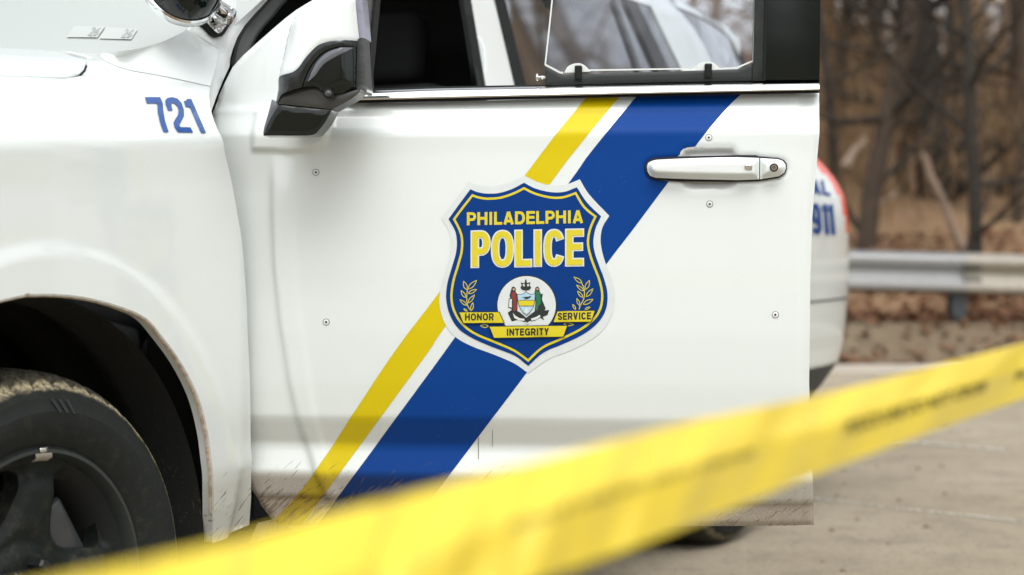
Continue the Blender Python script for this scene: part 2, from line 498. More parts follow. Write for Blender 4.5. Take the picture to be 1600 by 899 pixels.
# heavy grotesque lettering drawn as strokes
WID = dict(P=.66, H=.72, I=.30, L=.58, A=.74, D=.72, E=.62, O=.78, N=.73, R=.71, S=.66, V=.68, C=.72, G=.77, T=.62, Y=.68)
def sup(cx, cy, rx, ry, a0, a1, n=26, e=2.5):
    o = []
    for i in range(n+1):
        a = R(a0+(a1-a0)*i/n); c, s_ = math.cos(a), math.sin(a)
        o.append((cx+rx*math.copysign(abs(c)**(2/e), c), cy+ry*math.copysign(abs(s_)**(2/e), s_)))
    return o
def glyph_strokes(ch, w_, H, t):
    l, r, b, T, m, c = t/2, w_-t/2, t/2*.95, H-t/2*.95, H*.52, w_/2
    v1, v2 = [(l, 0), (l, H)], [(r, 0), (r, H)]
    if ch == 'H': return [v1, v2, [(l, m), (r, m)]]
    if ch == 'I': return [[(c, 0), (c, H)]]
    if ch == 'L': return [v1, [(t*.2, b), (w_, b)]]
    if ch == 'E': return [v1, [(t*.2, b), (w_, b)], [(t*.2, T), (w_, T)], [(l, m), (w_*.94, m)]]
    if ch == 'T': return [[(0, T), (w_, T)], [(c, 0), (c, H-t*.3)]]
    if ch == 'N': return [v1, v2, [(l, H-t*.45), (r, t*.45)]]
    if ch == 'A': return [[(l*.95, 0), (c-t*.05, H-t*.05)], [(w_-l*.95, 0), (c+t*.05, H-t*.05)], [(w_*.2, H*.27), (w_*.8, H*.27)]]
    if ch == 'V': return [[(l*.95, H), (c-t*.05, t*.05)], [(w_-l*.95, H), (c+t*.05, t*.05)]]
    if ch == 'Y': return [[(l*.95, H), (c, H*.40)], [(w_-l*.95, H), (c, H*.40)], [(c, 0), (c, H*.46)]]
    if ch in 'PR':
        mp = H*.43; o = [v1, [(l, T)]+sup(w_*.50, (T+mp)/2, r-w_*.50, (T-mp)/2, 90, -90, 14, 2.3)+[(l, mp)]]
        if ch == 'R': o.append([(w_*.55, mp), (r*1.02, 0)])
        return o
    if ch == 'D': return [v1, [(l, T)]+sup(w_*.42, H/2, r-w_*.42, T-H/2, 90, -90, 18, 2.3)+[(l, b)]]
    if ch == 'O': return [('ring', sup(c, H/2, c-l, H/2-b, 0, 360, 36))]
    if ch == 'C': return [sup(c, H/2, c-l, H/2-b, 32, 328, 30)]
    if ch == 'G': return [sup(c, H/2, c-l, H/2-b, 32, 322, 30), [(w_*.54, H*.46), (w_, H*.46)], [(r, 0), (r, H*.5)]]
    if ch == 'S': return [cat([(r, H*.72), (w_*.70, T-.03*H), (c, T), (w_*.26, T-.04*H), (l, H*.73), (w_*.30, H*.57), (w_*.68, H*.46), (r, H*.28), (w_*.74, b+.04*H), (c, b), (w_*.28, b+.03*H), (l, H*.29)], False, 4)]
    if ch == '1': return [[(w_*.68, 0), (w_*.68, H)], [(0, H*.80), (w_*.36, H*.86), (w_*.66, H*.97)]]
    if ch == '7': return [[(0, T), (w_, T)], cat([(r, H-t*.4), (w_*.66, H*.60), (w_*.46, H*.30), (w_*.40, 0)], False, 5)]
    if ch == '2': return [sup(c, H*.70, c-l, T-H*.70, 175, -10, 16, 2.2)+[(w_*.72, H*.44), (w_*.42, H*.26), (l*1.1, t*.5)], [(0, b), (w_, b)]]
    if ch == '9': return [('ring', sup(c, H*.66, c-l, T-H*.66, 0, 360, 26, 2.3)), [(r, H*.66)]+sup(c, H*.34, c-l, H*.34-b, 0, -155, 16, 2.3)]
    return []
def stroke_poly(pl, t, g):
    P = np.array(pl, float); keep = [0]+[i for i in range(1, len(P)) if np.hypot(*(P[i]-P[i-1])) > 1e-6]; P = P[keep]
    d0 = P[1]-P[0]; d0 /= np.hypot(*d0); d1 = P[-1]-P[-2]; d1 /= np.hypot(*d1); P[0] -= d0*g; P[-1] += d1*g
    dn = np.diff(P, axis=0); dn /= np.hypot(*dn.T)[:, None]; a = np.vstack([dn[:1], dn]); b = np.vstack([dn, dn[-1:]])
    na = np.stack([-a[:, 1], a[:, 0]], 1); nb = np.stack([-b[:, 1], b[:, 0]], 1); m = na+nb; m /= np.hypot(*m.T)[:, None]+1e-9
    w2 = (t/2+g)/np.clip((m*na).sum(1), .6, 1)[:, None]; return (P+m*w2).tolist()+(P-m*w2)[::-1].tolist()
def ring_poly(pl, t, g):
    P = np.array(pl[:-1], float); d = np.roll(P, -1, 0)-np.roll(P, 1, 0); d /= np.hypot(*d.T)[:, None]; n = np.stack([-d[:, 1], d[:, 0]], 1); w2 = t/2+g
    return (P-n*w2).tolist(), (P+n*w2).tolist()
def union_tri(items, grid=None):
    P = []; E = []
    for it in items:
        for poly in it:
            b = len(P); P += [tuple(p) for p in poly]; E += [(b+i, b+(i+1) % len(poly)) for i in range(len(poly))]
    A = np.array(P)
    if grid:
        lo, hi = A.min(0), A.max(0); gx, gy = np.meshgrid(np.arange(lo[0], hi[0], grid), np.arange(lo[1], hi[1], grid)); P += list(zip(gx.ravel().tolist(), gy.ravel().tolist()))
    V, _, Fc, *_r = delaunay_2d_cdt([Vector(p) for p in P], E, [], 0, 1e-6)
    V = np.array([tuple(v) for v in V]); T = np.array([tuple(f) for f in Fc if len(f) == 3]); c = V[T].mean(1); k = np.zeros(len(T), bool)
    for it in items:
        ins = inside(c, it[0])
        for h in it[1:]: ins &= ~inside(c, h)
        k |= ins
    T = T[k]; u = np.unique(T); mp_ = -np.ones(len(V), int); mp_[u] = np.arange(len(u)); return V[u], mp_[T]
def text_items(text, W, H, t, gap, g=0., wid=None):
    ws = [(wid or WID)[c] for c in text]; k = (W-gap*(len(text)-1))/sum(ws); x = 0; items = []
    for ch, ww in zip(text, ws):
        w_ = ww*k
        for st in glyph_strokes(ch, w_, H, t):
            it = ring_poly(st[1], t, g) if isinstance(st, tuple) else (stroke_poly(st, t, g),)
            items.append([[(p[0]+x, p[1]) for p in poly] for poly in it])
        x += w_+gap
    return items

# ================================================================== SETTING
def smooth(a, b, x):
    t = np.clip((x-a)/(b-a), 0, 1); return t*t*(3-2*t)
def gz(x, y):
    """ground height beyond the road"""
    x = np.asarray(x, float); y = np.asarray(y, float)
    bank = .30*smooth(12.2, 12.95, y)
    hill = np.clip(y-14, 0, 46)*.155
    ang = x/np.maximum(y, 1)
    hill = hill*(1-smooth(.42, .75, ang))*(1-.0*ang)
    back = np.clip(-y-13, 0, 30)*.22
    return bank+hill+back+.06*np.sin(x*1.3+y*.7)*smooth(13, 16, y)
ys = np.concatenate([[-80, -50], np.linspace(-43, -13, 16), [-10, 0, 6, 11, 12.1], np.linspace(12.2, 13.2, 8), np.linspace(13.6, 60, 40), [80, 120, 200, 400]])
xs = np.concatenate([[-400, -150, -60, -30], np.linspace(-20, 40, 61), [60, 100, 200, 400]])
X, Y = np.meshgrid(xs, ys); Z = gz(X, Y)-.004
V = np.stack([X.ravel(), Y.ravel(), Z.ravel()], 1); nx = len(xs)
Fc = [(j*nx+i, j*nx+i+1, (j+1)*nx+i+1, (j+1)*nx+i) for j in range(len(ys)-1) for i in range(nx-1)]
tag(mk('ground', V, Fc, 'litter'), kind='structure')
# dirt verge sheet between kerb and guardrail
xs2 = np.linspace(-20, 40, 121); ys2 = np.linspace(12.0, 13.15, 10)
X, Y = np.meshgrid(xs2, ys2); Z = gz(X, Y)+.004
V = np.stack([X.ravel(), Y.ravel(), Z.ravel()], 1); nx = len(xs2)
Fc = [(j*nx+i, j*nx+i+1, (j+1)*nx+i+1, (j+1)*nx+i) for j in range(len(ys2)-1) for i in range(nx-1)]
tag(mk('verge', V, Fc, 'verge'), kind='structure')
# road
V = []; Fc = []
for x in (-60, 60):
    for y in (-12.8, 12.0): V.append((x, y, .004))
tag(mk('road', V, [(0, 2, 3, 1)], 'road', smooth=False), kind='structure')
# kerb: low worn concrete edge
V = []; Fc = []; nseg = 120
for i in range(nseg+1):
    x = -20+i*.5; wob = .03*math.sin(x*2.1)+.02*math.sin(x*5.3)
    for dy, z in ((0, 0), (.015, .035), (.05, .05), (.16, .05), (.2, .04), (.22, 0)): V.append((x, 11.82+dy+wob, z+.004))
for i in range(nseg):
    for j in range(5): a = i*6+j; Fc.append((a, a+6, a+7, a+1))
tag(mk('kerb', V, Fc, 'kerb', smooth=False), kind='structure')

# faded seams / paint traces on the road
def streak(name, pts, wd, seed):
    r = random.Random(seed); V = []; Fc = []
    P = cat(pts, False, 14)
    for i, (x, y) in enumerate(P):
        ww = wd*(.4+.8*r.random()); V.append((x, y-ww, .008)); V.append((x, y+ww, .008))
    for i in range(len(P)-1):
        if r.random() < .22: continue
        a = i*2; Fc.append((a, a+2, a+3, a+1))
    return tag(mk(name, V, Fc, 'line', smooth=False), kind='structure')
def road_pt(px, py):
    t = CH*F/(py-HY); return ((px-800)/F*t, t)
streak('road_marking', [road_pt(*p) for p in ((1380, 690), (1440, 694), (1500, 700), (1570, 706))], .03, 1)
streak('road_marking', [road_pt(*p) for p in ((1262, 782), (1320, 787), (1380, 795), (1450, 803), (1520, 810), (1620, 822))], .012, 2)

# small stones and debris on the road
V = []; Fc = []
for i in range(160):
    t = random.uniform(4.6, 11.5); x = random.uniform(.8, 4.2); r = random.uniform(.004, .016)*(1.6 if random.random() < .06 else 1)
    b = len(V)
    for k in range(5):
        a = k*1.257+random.random()*.6; V.append((x+r*math.cos(a), t+r*math.sin(a)*.8, .004))
    V.append((x, t, .004+r*.7))
    Fc += [(b+k, b+(k+1) % 5, b+5) for k in range(5)]
tag(mk('gravel', V, Fc, 'verge', smooth=False), 'small stones and grit scattered over the road', 'gravel', kind='stuff')

# fallen leaves
V = []; Fc = []
for i in range(9000):
    y = (12.9+5.5*random.random()**1.6) if i % 9 else random.uniform(12.1, 13.2); x = random.uniform(-1, 8) if i % 5 else random.uniform(-10, 14); z = float(gz(x, y))+random.uniform(.0, .05)
    r = random.uniform(.03, .075); b = len(V)
    ax = Vector((random.gauss(0, 1), random.gauss(0, 1), random.gauss(0, .5))).normalized()
    ay = ax.cross(Vector((random.gauss(0, .6), random.gauss(0, .6), 1))).normalized()
    p = Vector((x, y, z+.01))
    for u, v in ((-1, 0), (-.2, .5), (1, .05), (-.1, -.5)): V.append(tuple(p+ax*u*r+ay*v*r))
    Fc += [(b, b+1, b+2), (b, b+2, b+3)]
tag(mk('fallen_leaves', V, Fc, 'leaf', smooth=False), 'drift of dry brown leaves under and behind the guardrail', 'leaves', kind='stuff')

# ---- guardrail
gr = empty('guardrail', (1.2, 12.9, 0)); tag(gr, 'galvanised steel guardrail between the road verge and the woods', 'guardrail')
def wbeam(name, x0, x1, mat, yo=0):
    # W profile: (offset toward camera, height)
    prof = [(.0, .155), (.02, .152), (.075, .125), (.083, .10), (.078, .075), (.01, .022), (0, .0), (.01, -.022), (.078, -.075), (.083, -.10), (.075, -.125), (.02, -.152), (0, -.155)]
    V = []; Fc = []; n = len(prof); m = 24
    for i in range(m+1):
        x = x0+(x1-x0)*i/m; zc = .688-.0255*(x-2.4); yc = 12.9+yo
        for a, h in prof: V.append((x-1.2, yc-12.9-a, zc+h))
    for i in range(m):
        for j in range(n-1): a = i*n+j; Fc.append((a, a+n, a+n+1, a+1))
    return mk(name, V, Fc, mat, gr, autosmooth=35)
wbeam('rail', -8.5, 3.46, 'steel'); wbeam('rail', 3.38, 12, 'steel_tan', -.004)
for x in (-8.2, -6.3, -4.4, -2.5, -.55, 1.4, 3.34, 5.25, 7.15, 9.05, 11):
    V = []; Fc = []; zt = .80-.0255*(x-2.4)
    box(V, Fc, x-1.2-.055, x-1.2+.055, .0, .012, -.1, zt); box(V, Fc, x-1.2-.055, x-1.2+.055, .15, .162, -.1, zt); box(V, Fc, x-1.2-.005, x-1.2+.005, .0125, .1495, -.1, zt)
    mk('post', V, Fc, 'post', gr, smooth=False)
for k in range(4):
    for h in (.045, -.045):
        V = []; Fc = []; tube(V, Fc, [(2.17+.035*k, -.03, .662+h), (2.17+.035*k, -.072, .662+h)], .012, 8); mk('splice_bolt', V, Fc, 'post', gr)

# ---- trees
def limb(V, Fc, p, d, L, r, lev, rnd, spread, sides):
    n = max(3, int(L/(.35 if lev < 2 else .22))); n = min(n, 26); pts = [p.copy()]; rad = [r]; q = p.copy(); dd = d.copy()
    for i in range(n):
        dd = (dd+Vector((rnd.gauss(0, 1), rnd.gauss(0, 1), rnd.gauss(0, .6)+(.25 if lev else .0)))*(.045 if lev == 0 else .13)).normalized()
        q = q+dd*(L/n); pts.append(q.copy()); rad.append(max(r*(1-.8*(i+1)/n) if lev else r*(1-.62*(i+1)/n), .003))
    tube(V, Fc, pts, rad, sides[min(lev, len(sides)-1)], False)
    return pts, rad
def tree_mesh(seed, H=11, r=.14, first=.12, nb=16, lean=(0, 0), twigs=5, low=.25):
    rnd = random.Random(seed); TV, TF, CV, CF = [], [], [], []
    pts, rad = limb(TV, TF, Vector((0, 0, -.3)), Vector((lean[0], lean[1], 1)).normalized(), H, r, 0, rnd, 0, (10,))
    for b in range(nb):
        f = low*.4+(1-low*.4)*(b+rnd.random())/nb; i = min(int(f*(len(pts)-1)), len(pts)-2)
        a = rnd.uniform(0, 6.283); up = rnd.uniform(-.05, .75)
        d = Vector((math.cos(a), math.sin(a), up)).normalized(); L = H*rnd.uniform(.14, .34)*(1.1-.5*f)
        bp, br = limb(CV, CF, pts[i], d, L, rad[i]*rnd.uniform(.28, .5), 1, rnd, 0, (6, 6))
        for k in range(twigs):
            j = rnd.randrange(1, len(bp)); a = rnd.uniform(0, 6.283)
            d2 = (d*.8+Vector((math.cos(a), math.sin(a), rnd.uniform(-.3, .8)))*.8).normalized()
            tp, tr = limb(CV, CF, bp[j], d2, L*rnd.uniform(.25, .55), max(br[j]*.55, .008), 2, rnd, 0, (6, 5, 4))
            for m in range(3):
                jj = rnd.randrange(1, len(tp)); a = rnd.uniform(0, 6.283)
                d3 = (d2+Vector((math.cos(a), math.sin(a), rnd.uniform(-.3, .6)))*.9).normalized()
                limb(CV, CF, tp[jj], d3, L*rnd.uniform(.12, .3), .006, 3, rnd, 0, (6, 5, 4, 3))
    return TV, TF, CV, CF
def tree(px, y, width_px, seed, label, bark='bark', twig=None, lean=(0, 0), H=11, nb=16, name='bare_tree', low=.25):
    x = (px-800)/F*y; r = width_px*y/F/2*1.1
    t = empty(name, (x, y, float(gz(x, y)))); tag(t, label, 'tree', 'bare trees beyond the guardrail')
    TV, TF, CV, CF = tree_mesh(seed, H, r, nb=nb, lean=lean, low=low)
    mk('trunk', TV, TF, bark, t); mk('crown', CV, CF, twig or bark, t)
    return t
tree(1351, 17.5, 30, 3, 'brown bare tree with a straight trunk, nearest the red tail light', 'bark_brown', 'bark', (.06, 0), nb=20, low=.02)
tree(1464, 21, 58, 5, 'thickest bare trunk, wide and dark, in the middle of the woods', 'bark', None, (.02, 0), 13, nb=22, low=.02)
tree(1526, 14.6, 21, 11, 'slim near black tree with forking boughs close behind the guardrail', 'bark', None, (.05, 0), nb=24, low=.01)
tree(1396, 27, 16, 17, 'thin bare tree between the brown trunk and the thickest trunk', 'bark', None, (-.03, 0), nb=18)
tree(1588, 19, 14, 21, 'thin bare tree at the right edge of the picture', 'bark_brown', None, (.04, 0), nb=16)
tree(1300, 24, 22, 23, 'bare tree rising straight above the rear corner of the police car', 'bark_brown', None, (-.03, 0), nb=18)
tree(1428, 33, 20, 29, 'grey brown trunk far back, just left of the thickest trunk', 'bark_brown', None, (.0, 0), nb=14)
tree(1500, 30, 16, 31, 'distant thin trunk between the thickest trunk and the near black tree', 'bark_brown', None, (.02, 0), nb=14)
tree(1310, 19.5, 17, 37, 'straight dark bare tree just right of the police car door edge', 'bark', None, (.0, 0), 12, nb=22, low=.03)
tree(1411, 22, 20, 41, 'straight mid brown tree between the forked brown tree and the thickest trunk', 'bark_brown', 'bark', (-.01, 0), 12, nb=22, low=.03)
tree(1568, 22, 26, 43, 'broad straight brown trunk right of the slim near black tree', 'bark_brown', 'bark', (.01, 0), 12, nb=20, low=.03)
tree(1376, 29, 13, 47, 'slender far tree standing directly right of the nearest brown trunk', 'bark', None, (.01, 0), 12, nb=18, low=.03)
tree(1500, 25, 12, 53, 'slender dark tree midway from the thickest trunk to the near black tree', 'bark', None, (-.01, 0), 12, nb=18, low=.03)
# a broken pale bough leaning in the understory
def bough(px0, y0, px1, y1, dist, r, label, seed):
    def P(px, py, d): return Vector(((px-800)/F*d, d, CH+(HY-py)/F*d))
    a, b = P(px0, y0, dist), P(px1, y1, dist+.6); rnd = random.Random(seed)
    pts = [a.lerp(b, i/9)+Vector((rnd.gauss(0, .012), 0, rnd.gauss(0, .012))) for i in range(10)]
    V = []; Fc = []; tube(V, Fc, pts, [r*(1-.4*i/9) for i in range(10)], 7)
    root = a.copy(); V = [(v[0]-root.x, v[1]-root.y, v[2]-root.z) for v in V]
    o = mk('broken_bough', V, Fc, 'bark_pale', loc=tuple(root)); tag(o, label, 'branch', 'pale broken boughs in the understory')
bough(1512, 400, 1440, 240, 17, .055, 'long pale broken bough leaning to the ground before the thickest trunk', 1)
bough(1316, 262, 1350, 218, 15.5, .05, 'short pale bough sloping up beside the tail light', 2)
bough(1300, 400, 1400, 296, 19, .035, 'thin pale bough crossing low in front of the brown trunk', 4)

# woodland mass
allV = []; allF = []; base = 0
protos = []
for s in range(5):
    TV, TF, CV, CF = tree_mesh(100+s, 11, .10, nb=15, twigs=4, low=.02)
    v = np.array(TV+CV); k = len(TV)
    protos.append((v, [tuple(f) for f in TF]+[tuple(i+k for i in f) for f in CF]))
spots = []
for i in range(42):
    y = random.uniform(25, 58); x = y*random.uniform(.15, .36); spots.append((x, y, random.uniform(.7, 1.3)))
for i in range(34):      # sparser wood further right, seen in the car windows
    y = random.uniform(14, 34); x = y*random.uniform(.55, 1.9)
    spots.append((x, y, random.uniform(.9, 1.5)))
for i in range(44):      # the same wood carried on to the left, behind the car
    y = random.uniform(18, 55); spots.append((y*random.uniform(-.75, .16), y, random.uniform(.8, 1.4)))
for i in range(12):      # a few big ones nearer the rail
    y = random.uniform(14, 18); spots.append((y*random.uniform(.7, 1.9), y, random.uniform(1.5, 2.2)))
for i in range(46):      # trees across the road behind the viewer, seen in the glossy trim
    spots.append((random.uniform(-26, 26), random.uniform(-30, -13), random.uniform(.9, 1.5)))
for x, y, s in spots:
    v, f = random.choice(protos); a = random.uniform(0, 6.283); c_, s_ = math.cos(a), math.sin(a)
    w_ = np.stack([(v[:, 0]*c_-v[:, 1]*s_)*s+x, (v[:, 0]*s_+v[:, 1]*c_)*s+y, v[:, 2]*s+float(gz(x, y))], 1)
    allV.append(w_); allF += [tuple(i+base for i in ff) for ff in f]; base += len(v)
tag(mk('woodland', np.concatenate(allV), allF, 'twig', smooth=False), 'mass of bare winter trees filling the slope behind the nearer trunks', 'woods', kind='stuff')
# brushy understory of thin stems
V = []; Fc = []
for i in range(3000):
    y = random.uniform(19, 50); x = y*(random.uniform(.15, .34) if i % 2 else random.uniform(-.7, .6)); z = float(gz(x, y)); h = random.uniform(.4, 1.7)*(1+y*.02)
    a = Vector((x, y, z)); ln = Vector((random.gauss(0, .35), random.gauss(0, .35), 1)).normalized()
    pts = [a, a+ln*h*.5+Vector((random.gauss(0, .05),)*3), a+ln*h+Vector((random.gauss(0, .12), 0, 0))]
    tube(V, Fc, pts, [.009, .006, .003], 3, False)
    for k in range(2):
        q = pts[1]; tube(V, Fc, [q, q+Vector((random.gauss(0, .4), random.gauss(0, .4), random.uniform(.1, .7)))*h*.5], [.007, .003], 3, False)
tag(mk('brushwood', V, Fc, 'twig', smooth=False), 'leafless undergrowth stems between the trees', 'undergrowth', kind='stuff')

# ================================================================== POLICE CAR
CX, CY = -.7525, 2.67
AX = np.array((.4848, .8746)); NX = np.array((.8746, -.4848))
CANG = math.atan2(AX[1], AX[0])
car = empty('police_car', (CX, CY, 0), CANG)
tag(car, 'white police SUV numbered 721 with its front door wide open, parked beside the guardrail', 'police car')
# car-local coordinates: x = toward the rear, y = inward (to the far side), z = up; o = -y
def ray(px, py):
    dx = (px-800)/F; dz = (HY-py)/F
    o0 = np.array((-CX, -CY)); d = np.array((dx, 1.))
    return (o0@AX, o0@NX, CH), (d@AX, d@NX, dz)
SH = .055
PROF = [(.015, .36), (.035, .42), (.052, .49), (.056, .62), (.055, .85), (.0535, 1.0), (.056, 1.066), (.050, 1.076), (.022, 1.118), (-.008, 1.157), (-.05, 1.184), (-.10, 1.207), (-.2, 1.230), (-.35, 1.245), (-.6, 1.257), (-.95, 1.262)]
PROFA = np.array(PROF); QA = np.concatenate([[0], np.cumsum(np.hypot(*np.diff(PROFA, axis=0).T))])
# finely smoothed profile
qf = np.linspace(0, QA[-1], 1200); of = np.interp(qf, QA, PROFA[:, 0]); zf = np.interp(qf, QA, PROFA[:, 1])
def gs(a, s):
    k = np.exp(-.5*(np.arange(-4*s, 4*s+1)/s)**2); k /= k.sum(); return np.convolve(np.pad(a, 4*s, 'reflect', reflect_type='odd'), k, 'valid')
of, zf = gs(of, 4), gs(zf, 4)
def q_of_z(z): return float(np.interp(z, zf, qf))
def fend_px(px, py):
    (s0, o0, z0), (sd_, od, zd) = ray(px, py); z0 = z0-SH*s0; zd = zd-SH*sd_
    # signed distance of profile points from the ray line in the (o, z') plane
    f = (of-o0)*zd-(zf-z0)*od
    best = None
    for i in np.nonzero(f[:-1]*f[1:] <= 0)[0]:
        k = f[i]/(f[i]-f[i+1]+1e-15); oo = of[i]+(of[i+1]-of[i])*k; t = (oo-o0)/od
        if t > .5 and (best is None or t < best[0]): best = (t, qf[i]+(qf[i+1]-qf[i])*k)
    if best is None:
        i = int(np.argmin(np.abs(f))); t = (of[i]-o0)/od; best = (t, qf[i])
    return (s0+best[0]*sd_, best[1])
WZ = .356
def fend_surf(P, off=0., flare=True):
    s, q = P[:, 0], P[:, 1]
    o = np.interp(q, qf, of); z = np.interp(q, qf, zf)
    do = np.gradient(of, qf); dz_ = np.gradient(zf, qf)
    no = np.interp(q, qf, dz_); nz = -np.interp(q, qf, do)
    L = np.hypot(no, nz); no, nz = no/L, nz/L
    zz = z+SH*s
    h = np.zeros(len(s))+off
    if flare:
        r = np.hypot(s*1.13, zz-WZ)
        h += .0045*(1-smooth(.535, .560, r))
        h -= .010*smooth(.46, .512, s)*(zz > .3)*(zz < 1.15)   # rear edge rolls in toward the door
    return np.stack([s, -(o+h*no), zz+h*nz], 1)

arch_px = [(329, 800), (328, 738), (320, 676), (305, 620), (280, 570), (249, 527), (224, 499), (187, 482), (137, 468), (87, 462), (37, 462), (0, 466)]
arch = [fend_px(*p) for p in arch_px]
arch = arch[:11]
front_arch = [(-s-.110, q) for s, q in reversed(arch)]
_ar = cat(arch+front_arch, False, 4); arch, front_arch = _ar[:len(_ar)//2], _ar[len(_ar)//2:]
q45 = q_of_z(.46)
gapq = fend_px(60, 122)[1]
hoodgap = [fend_px(*p) for p in ((133, 118), (140, 111), (143, 102), (145, 90))]
qtop = 2*0+float(np.interp(-.2, -of[::-1]*-1, qf[::-1])) if False else None
# outline of fender in (s, q)
qh = qf[np.argmin(np.abs(of+.26))]
rear_px = [(341, 85), (334, 95), (328, 115), (327, 150), (335, 190), (350, 230), (361, 280), (370, 330), (379, 380), (385, 430), (390, 475), (392, 520), (396, 580), (398, 640), (399, 700), (399, 745), (396, 824), (362, 838), (329, 847)]
rear_e = [fend_px(*p) for p in rear_px]
rear_e = rear_e[:3][0:0]+cat(rear_e[2:16], False, 3)+rear_e[16:]
s_b = fend_px(145, 88)[0]
ws_edge = [(s_b+.0, qh), (rear_e[0][0]+.02, qh)]
outline = arch+[(a, b) for a, b in front_arch]+[(-.46, q45), (-.95, q45), (-.95, gapq), (hoodgap[0][0]-.06, gapq)]+hoodgap+ws_edge+rear_e
outline = [tuple(map(float, p)) for p in outline]
V2, T = tri_region([outline], .013, .0065)
V3 = fend_surf(V2)
VV, FF = skin(V3, T, (0, .022, 0))
fender = mk('front_fender', VV, FF, 'fender_white', car)
# arch lip, dirty return flange
lip_in = [(s, q) for s, q in arch+front_arch]
c0 = np.array([0-.015, 0]); V = []; Fc = []
A3 = fend_surf(np.array(dens(lip_in, .01, False)), 0.0)
n = len(A3)
ctr = np.array((0, 0, WZ))
for i, p in enumerate(A3):
    d = ctr-np.array((p[0], 0, p[2])); d /= np.linalg.norm(d)
    V += [tuple(p+np.array((0, -.0005, 0))-d*.002), tuple(p+d*.002+np.array((0, .001, 0))), tuple(p+d*.003+np.array((0, .006, 0)))]
for i in range(n-1):
    for j in range(2): a = i*3+j; Fc.append((a, a+1, a+4, a+3))
mk('arch_lip', V, Fc, 'lip', fender)
# wheel well liner
V = []; Fc = []; m = 48; K = 10
for i in range(m+1):
    a = R(-18)+R(216)*i/m; rx, rz = .430, .475
    for j in range(K):
        o = .015-.42*j/(K-1); rr = 1+.03*math.sin(j*1.9)+(.03 if j > 2 else 0)
        V.append((-.015+math.cos(a)*rx*rr, -o, WZ+math.sin(a)*rz*rr))
for i in range(m):
    for j in range(K-1): a = i*K+j; Fc.append((a, a+K, a+K+1, a+1))
b = len(V)
for i in range(m+1): V.append(V[i*K+K-1])
V.append((0, .4, WZ)); cidx = len(V)-1
for i in range(m): Fc.append((b+i, b+i+1, cidx))
mk('wheel_well', V, Fc, 'liner', car)

# hood
ho = [(-.95, gapq+.004), (hoodgap[0][0]-.16, gapq+.004), (hoodgap[0][0]-.05, gapq+.007)]+[(s-.009, q+.005) for s, q in hoodgap]+[(s_b-.009, qh+.1), (.30, qf[-1]), (-.95, qf[-1])]
hood_poly = [tuple(map(float, p)) for p in ho]
V2, T = tri_region([hood_poly], .03, .012)
V3 = fend_surf(V2, 0, False)
VV, FF = skin(V3, T, (0, .012, -.02))
hood = mk('hood', VV, FF, 'white_clean', car)
VV2 = [(x, 1.9-y, z) for x, y, z in VV]; mk('hood_far_half', VV2, [tuple(reversed(f)) for f in FF], 'white_clean', car).name = 'hood'
# gap channel under the hood edge
def dark_channel(name, pts_sq, wid, depth, parent):
    P = np.array(dens(pts_sq, .01, False)); A = fend_surf(P, -depth); V = []; Fc = []
    for p in A: V += [tuple(p+np.array((-wid, wid, -wid))), tuple(p+np.array((wid, -wid*.3, 0)))]
    for i in range(len(A)-1): a = i*2; Fc.append((a, a+2, a+3, a+1))
    return mk(name, V, Fc, 'gap', parent)
_g1 = [(-.95, gapq-.001), (hoodgap[0][0]-.16, gapq-.001), (hoodgap[0][0]-.05, gapq-.001)]+[(a+.002, b-.001) for a, b in hoodgap]+[(s_b+.002, qh)]
_g2 = [(-.95, gapq+.006), (hoodgap[0][0]-.16, gapq+.006), (hoodgap[0][0]-.05, gapq+.010)]+[(a-.012, b+.008) for a, b in hoodgap]+[(s_b-.012, qh)]
_a, _b = fend_surf(np.array(_g1), -.0035, False), fend_surf(np.array(_g2), -.0035, False)
mk('panel_gap', np.vstack([_a, _b]), [(i, i+1, len(_a)+i+1, len(_a)+i) for i in range(len(_a)-1)], 'gap', car, smooth=False)

# unit number 721 on the fender
def quadmap(U, q):
    q = np.array(q, float); x = U[:, 0:1]; y = 1-U[:, 1:2]
    return (1-x)*(1-y)*q[0]+x*(1-y)*q[1]+x*y*q[2]+(1-x)*y*q[3]
for dg in ([(780, 183), (862, 183), (876, 215), (878, 250), (888, 310), (908, 371), (880, 371), (862, 320), (850, 270), (846, 216), (790, 216)],
           [(904, 255), (892, 222), (889, 202), (900, 188), (925, 183), (955, 190), (978, 215), (990, 250), (990, 285), (975, 315), (965, 335), (972, 345), (1025, 346), (1040, 373), (958, 372), (940, 345), (934, 320), (945, 300), (958, 280), (962, 255), (955, 232), (940, 216), (925, 214), (922, 228), (930, 255)],
           [(990, 205), (1002, 202), (1008, 193), (1030, 193), (1110, 376), (1083, 375), (1023, 236), (1000, 234)]):
    Vd, Td = tri_region([z2(dg, 0, 100, 3.458)], 3.)
    sq = np.array([fend_px(*p) for p in Vd]); mk('unit_number', fend_surf(sq, .0018), Td.tolist(), 'num_blue', fender, smooth=False)

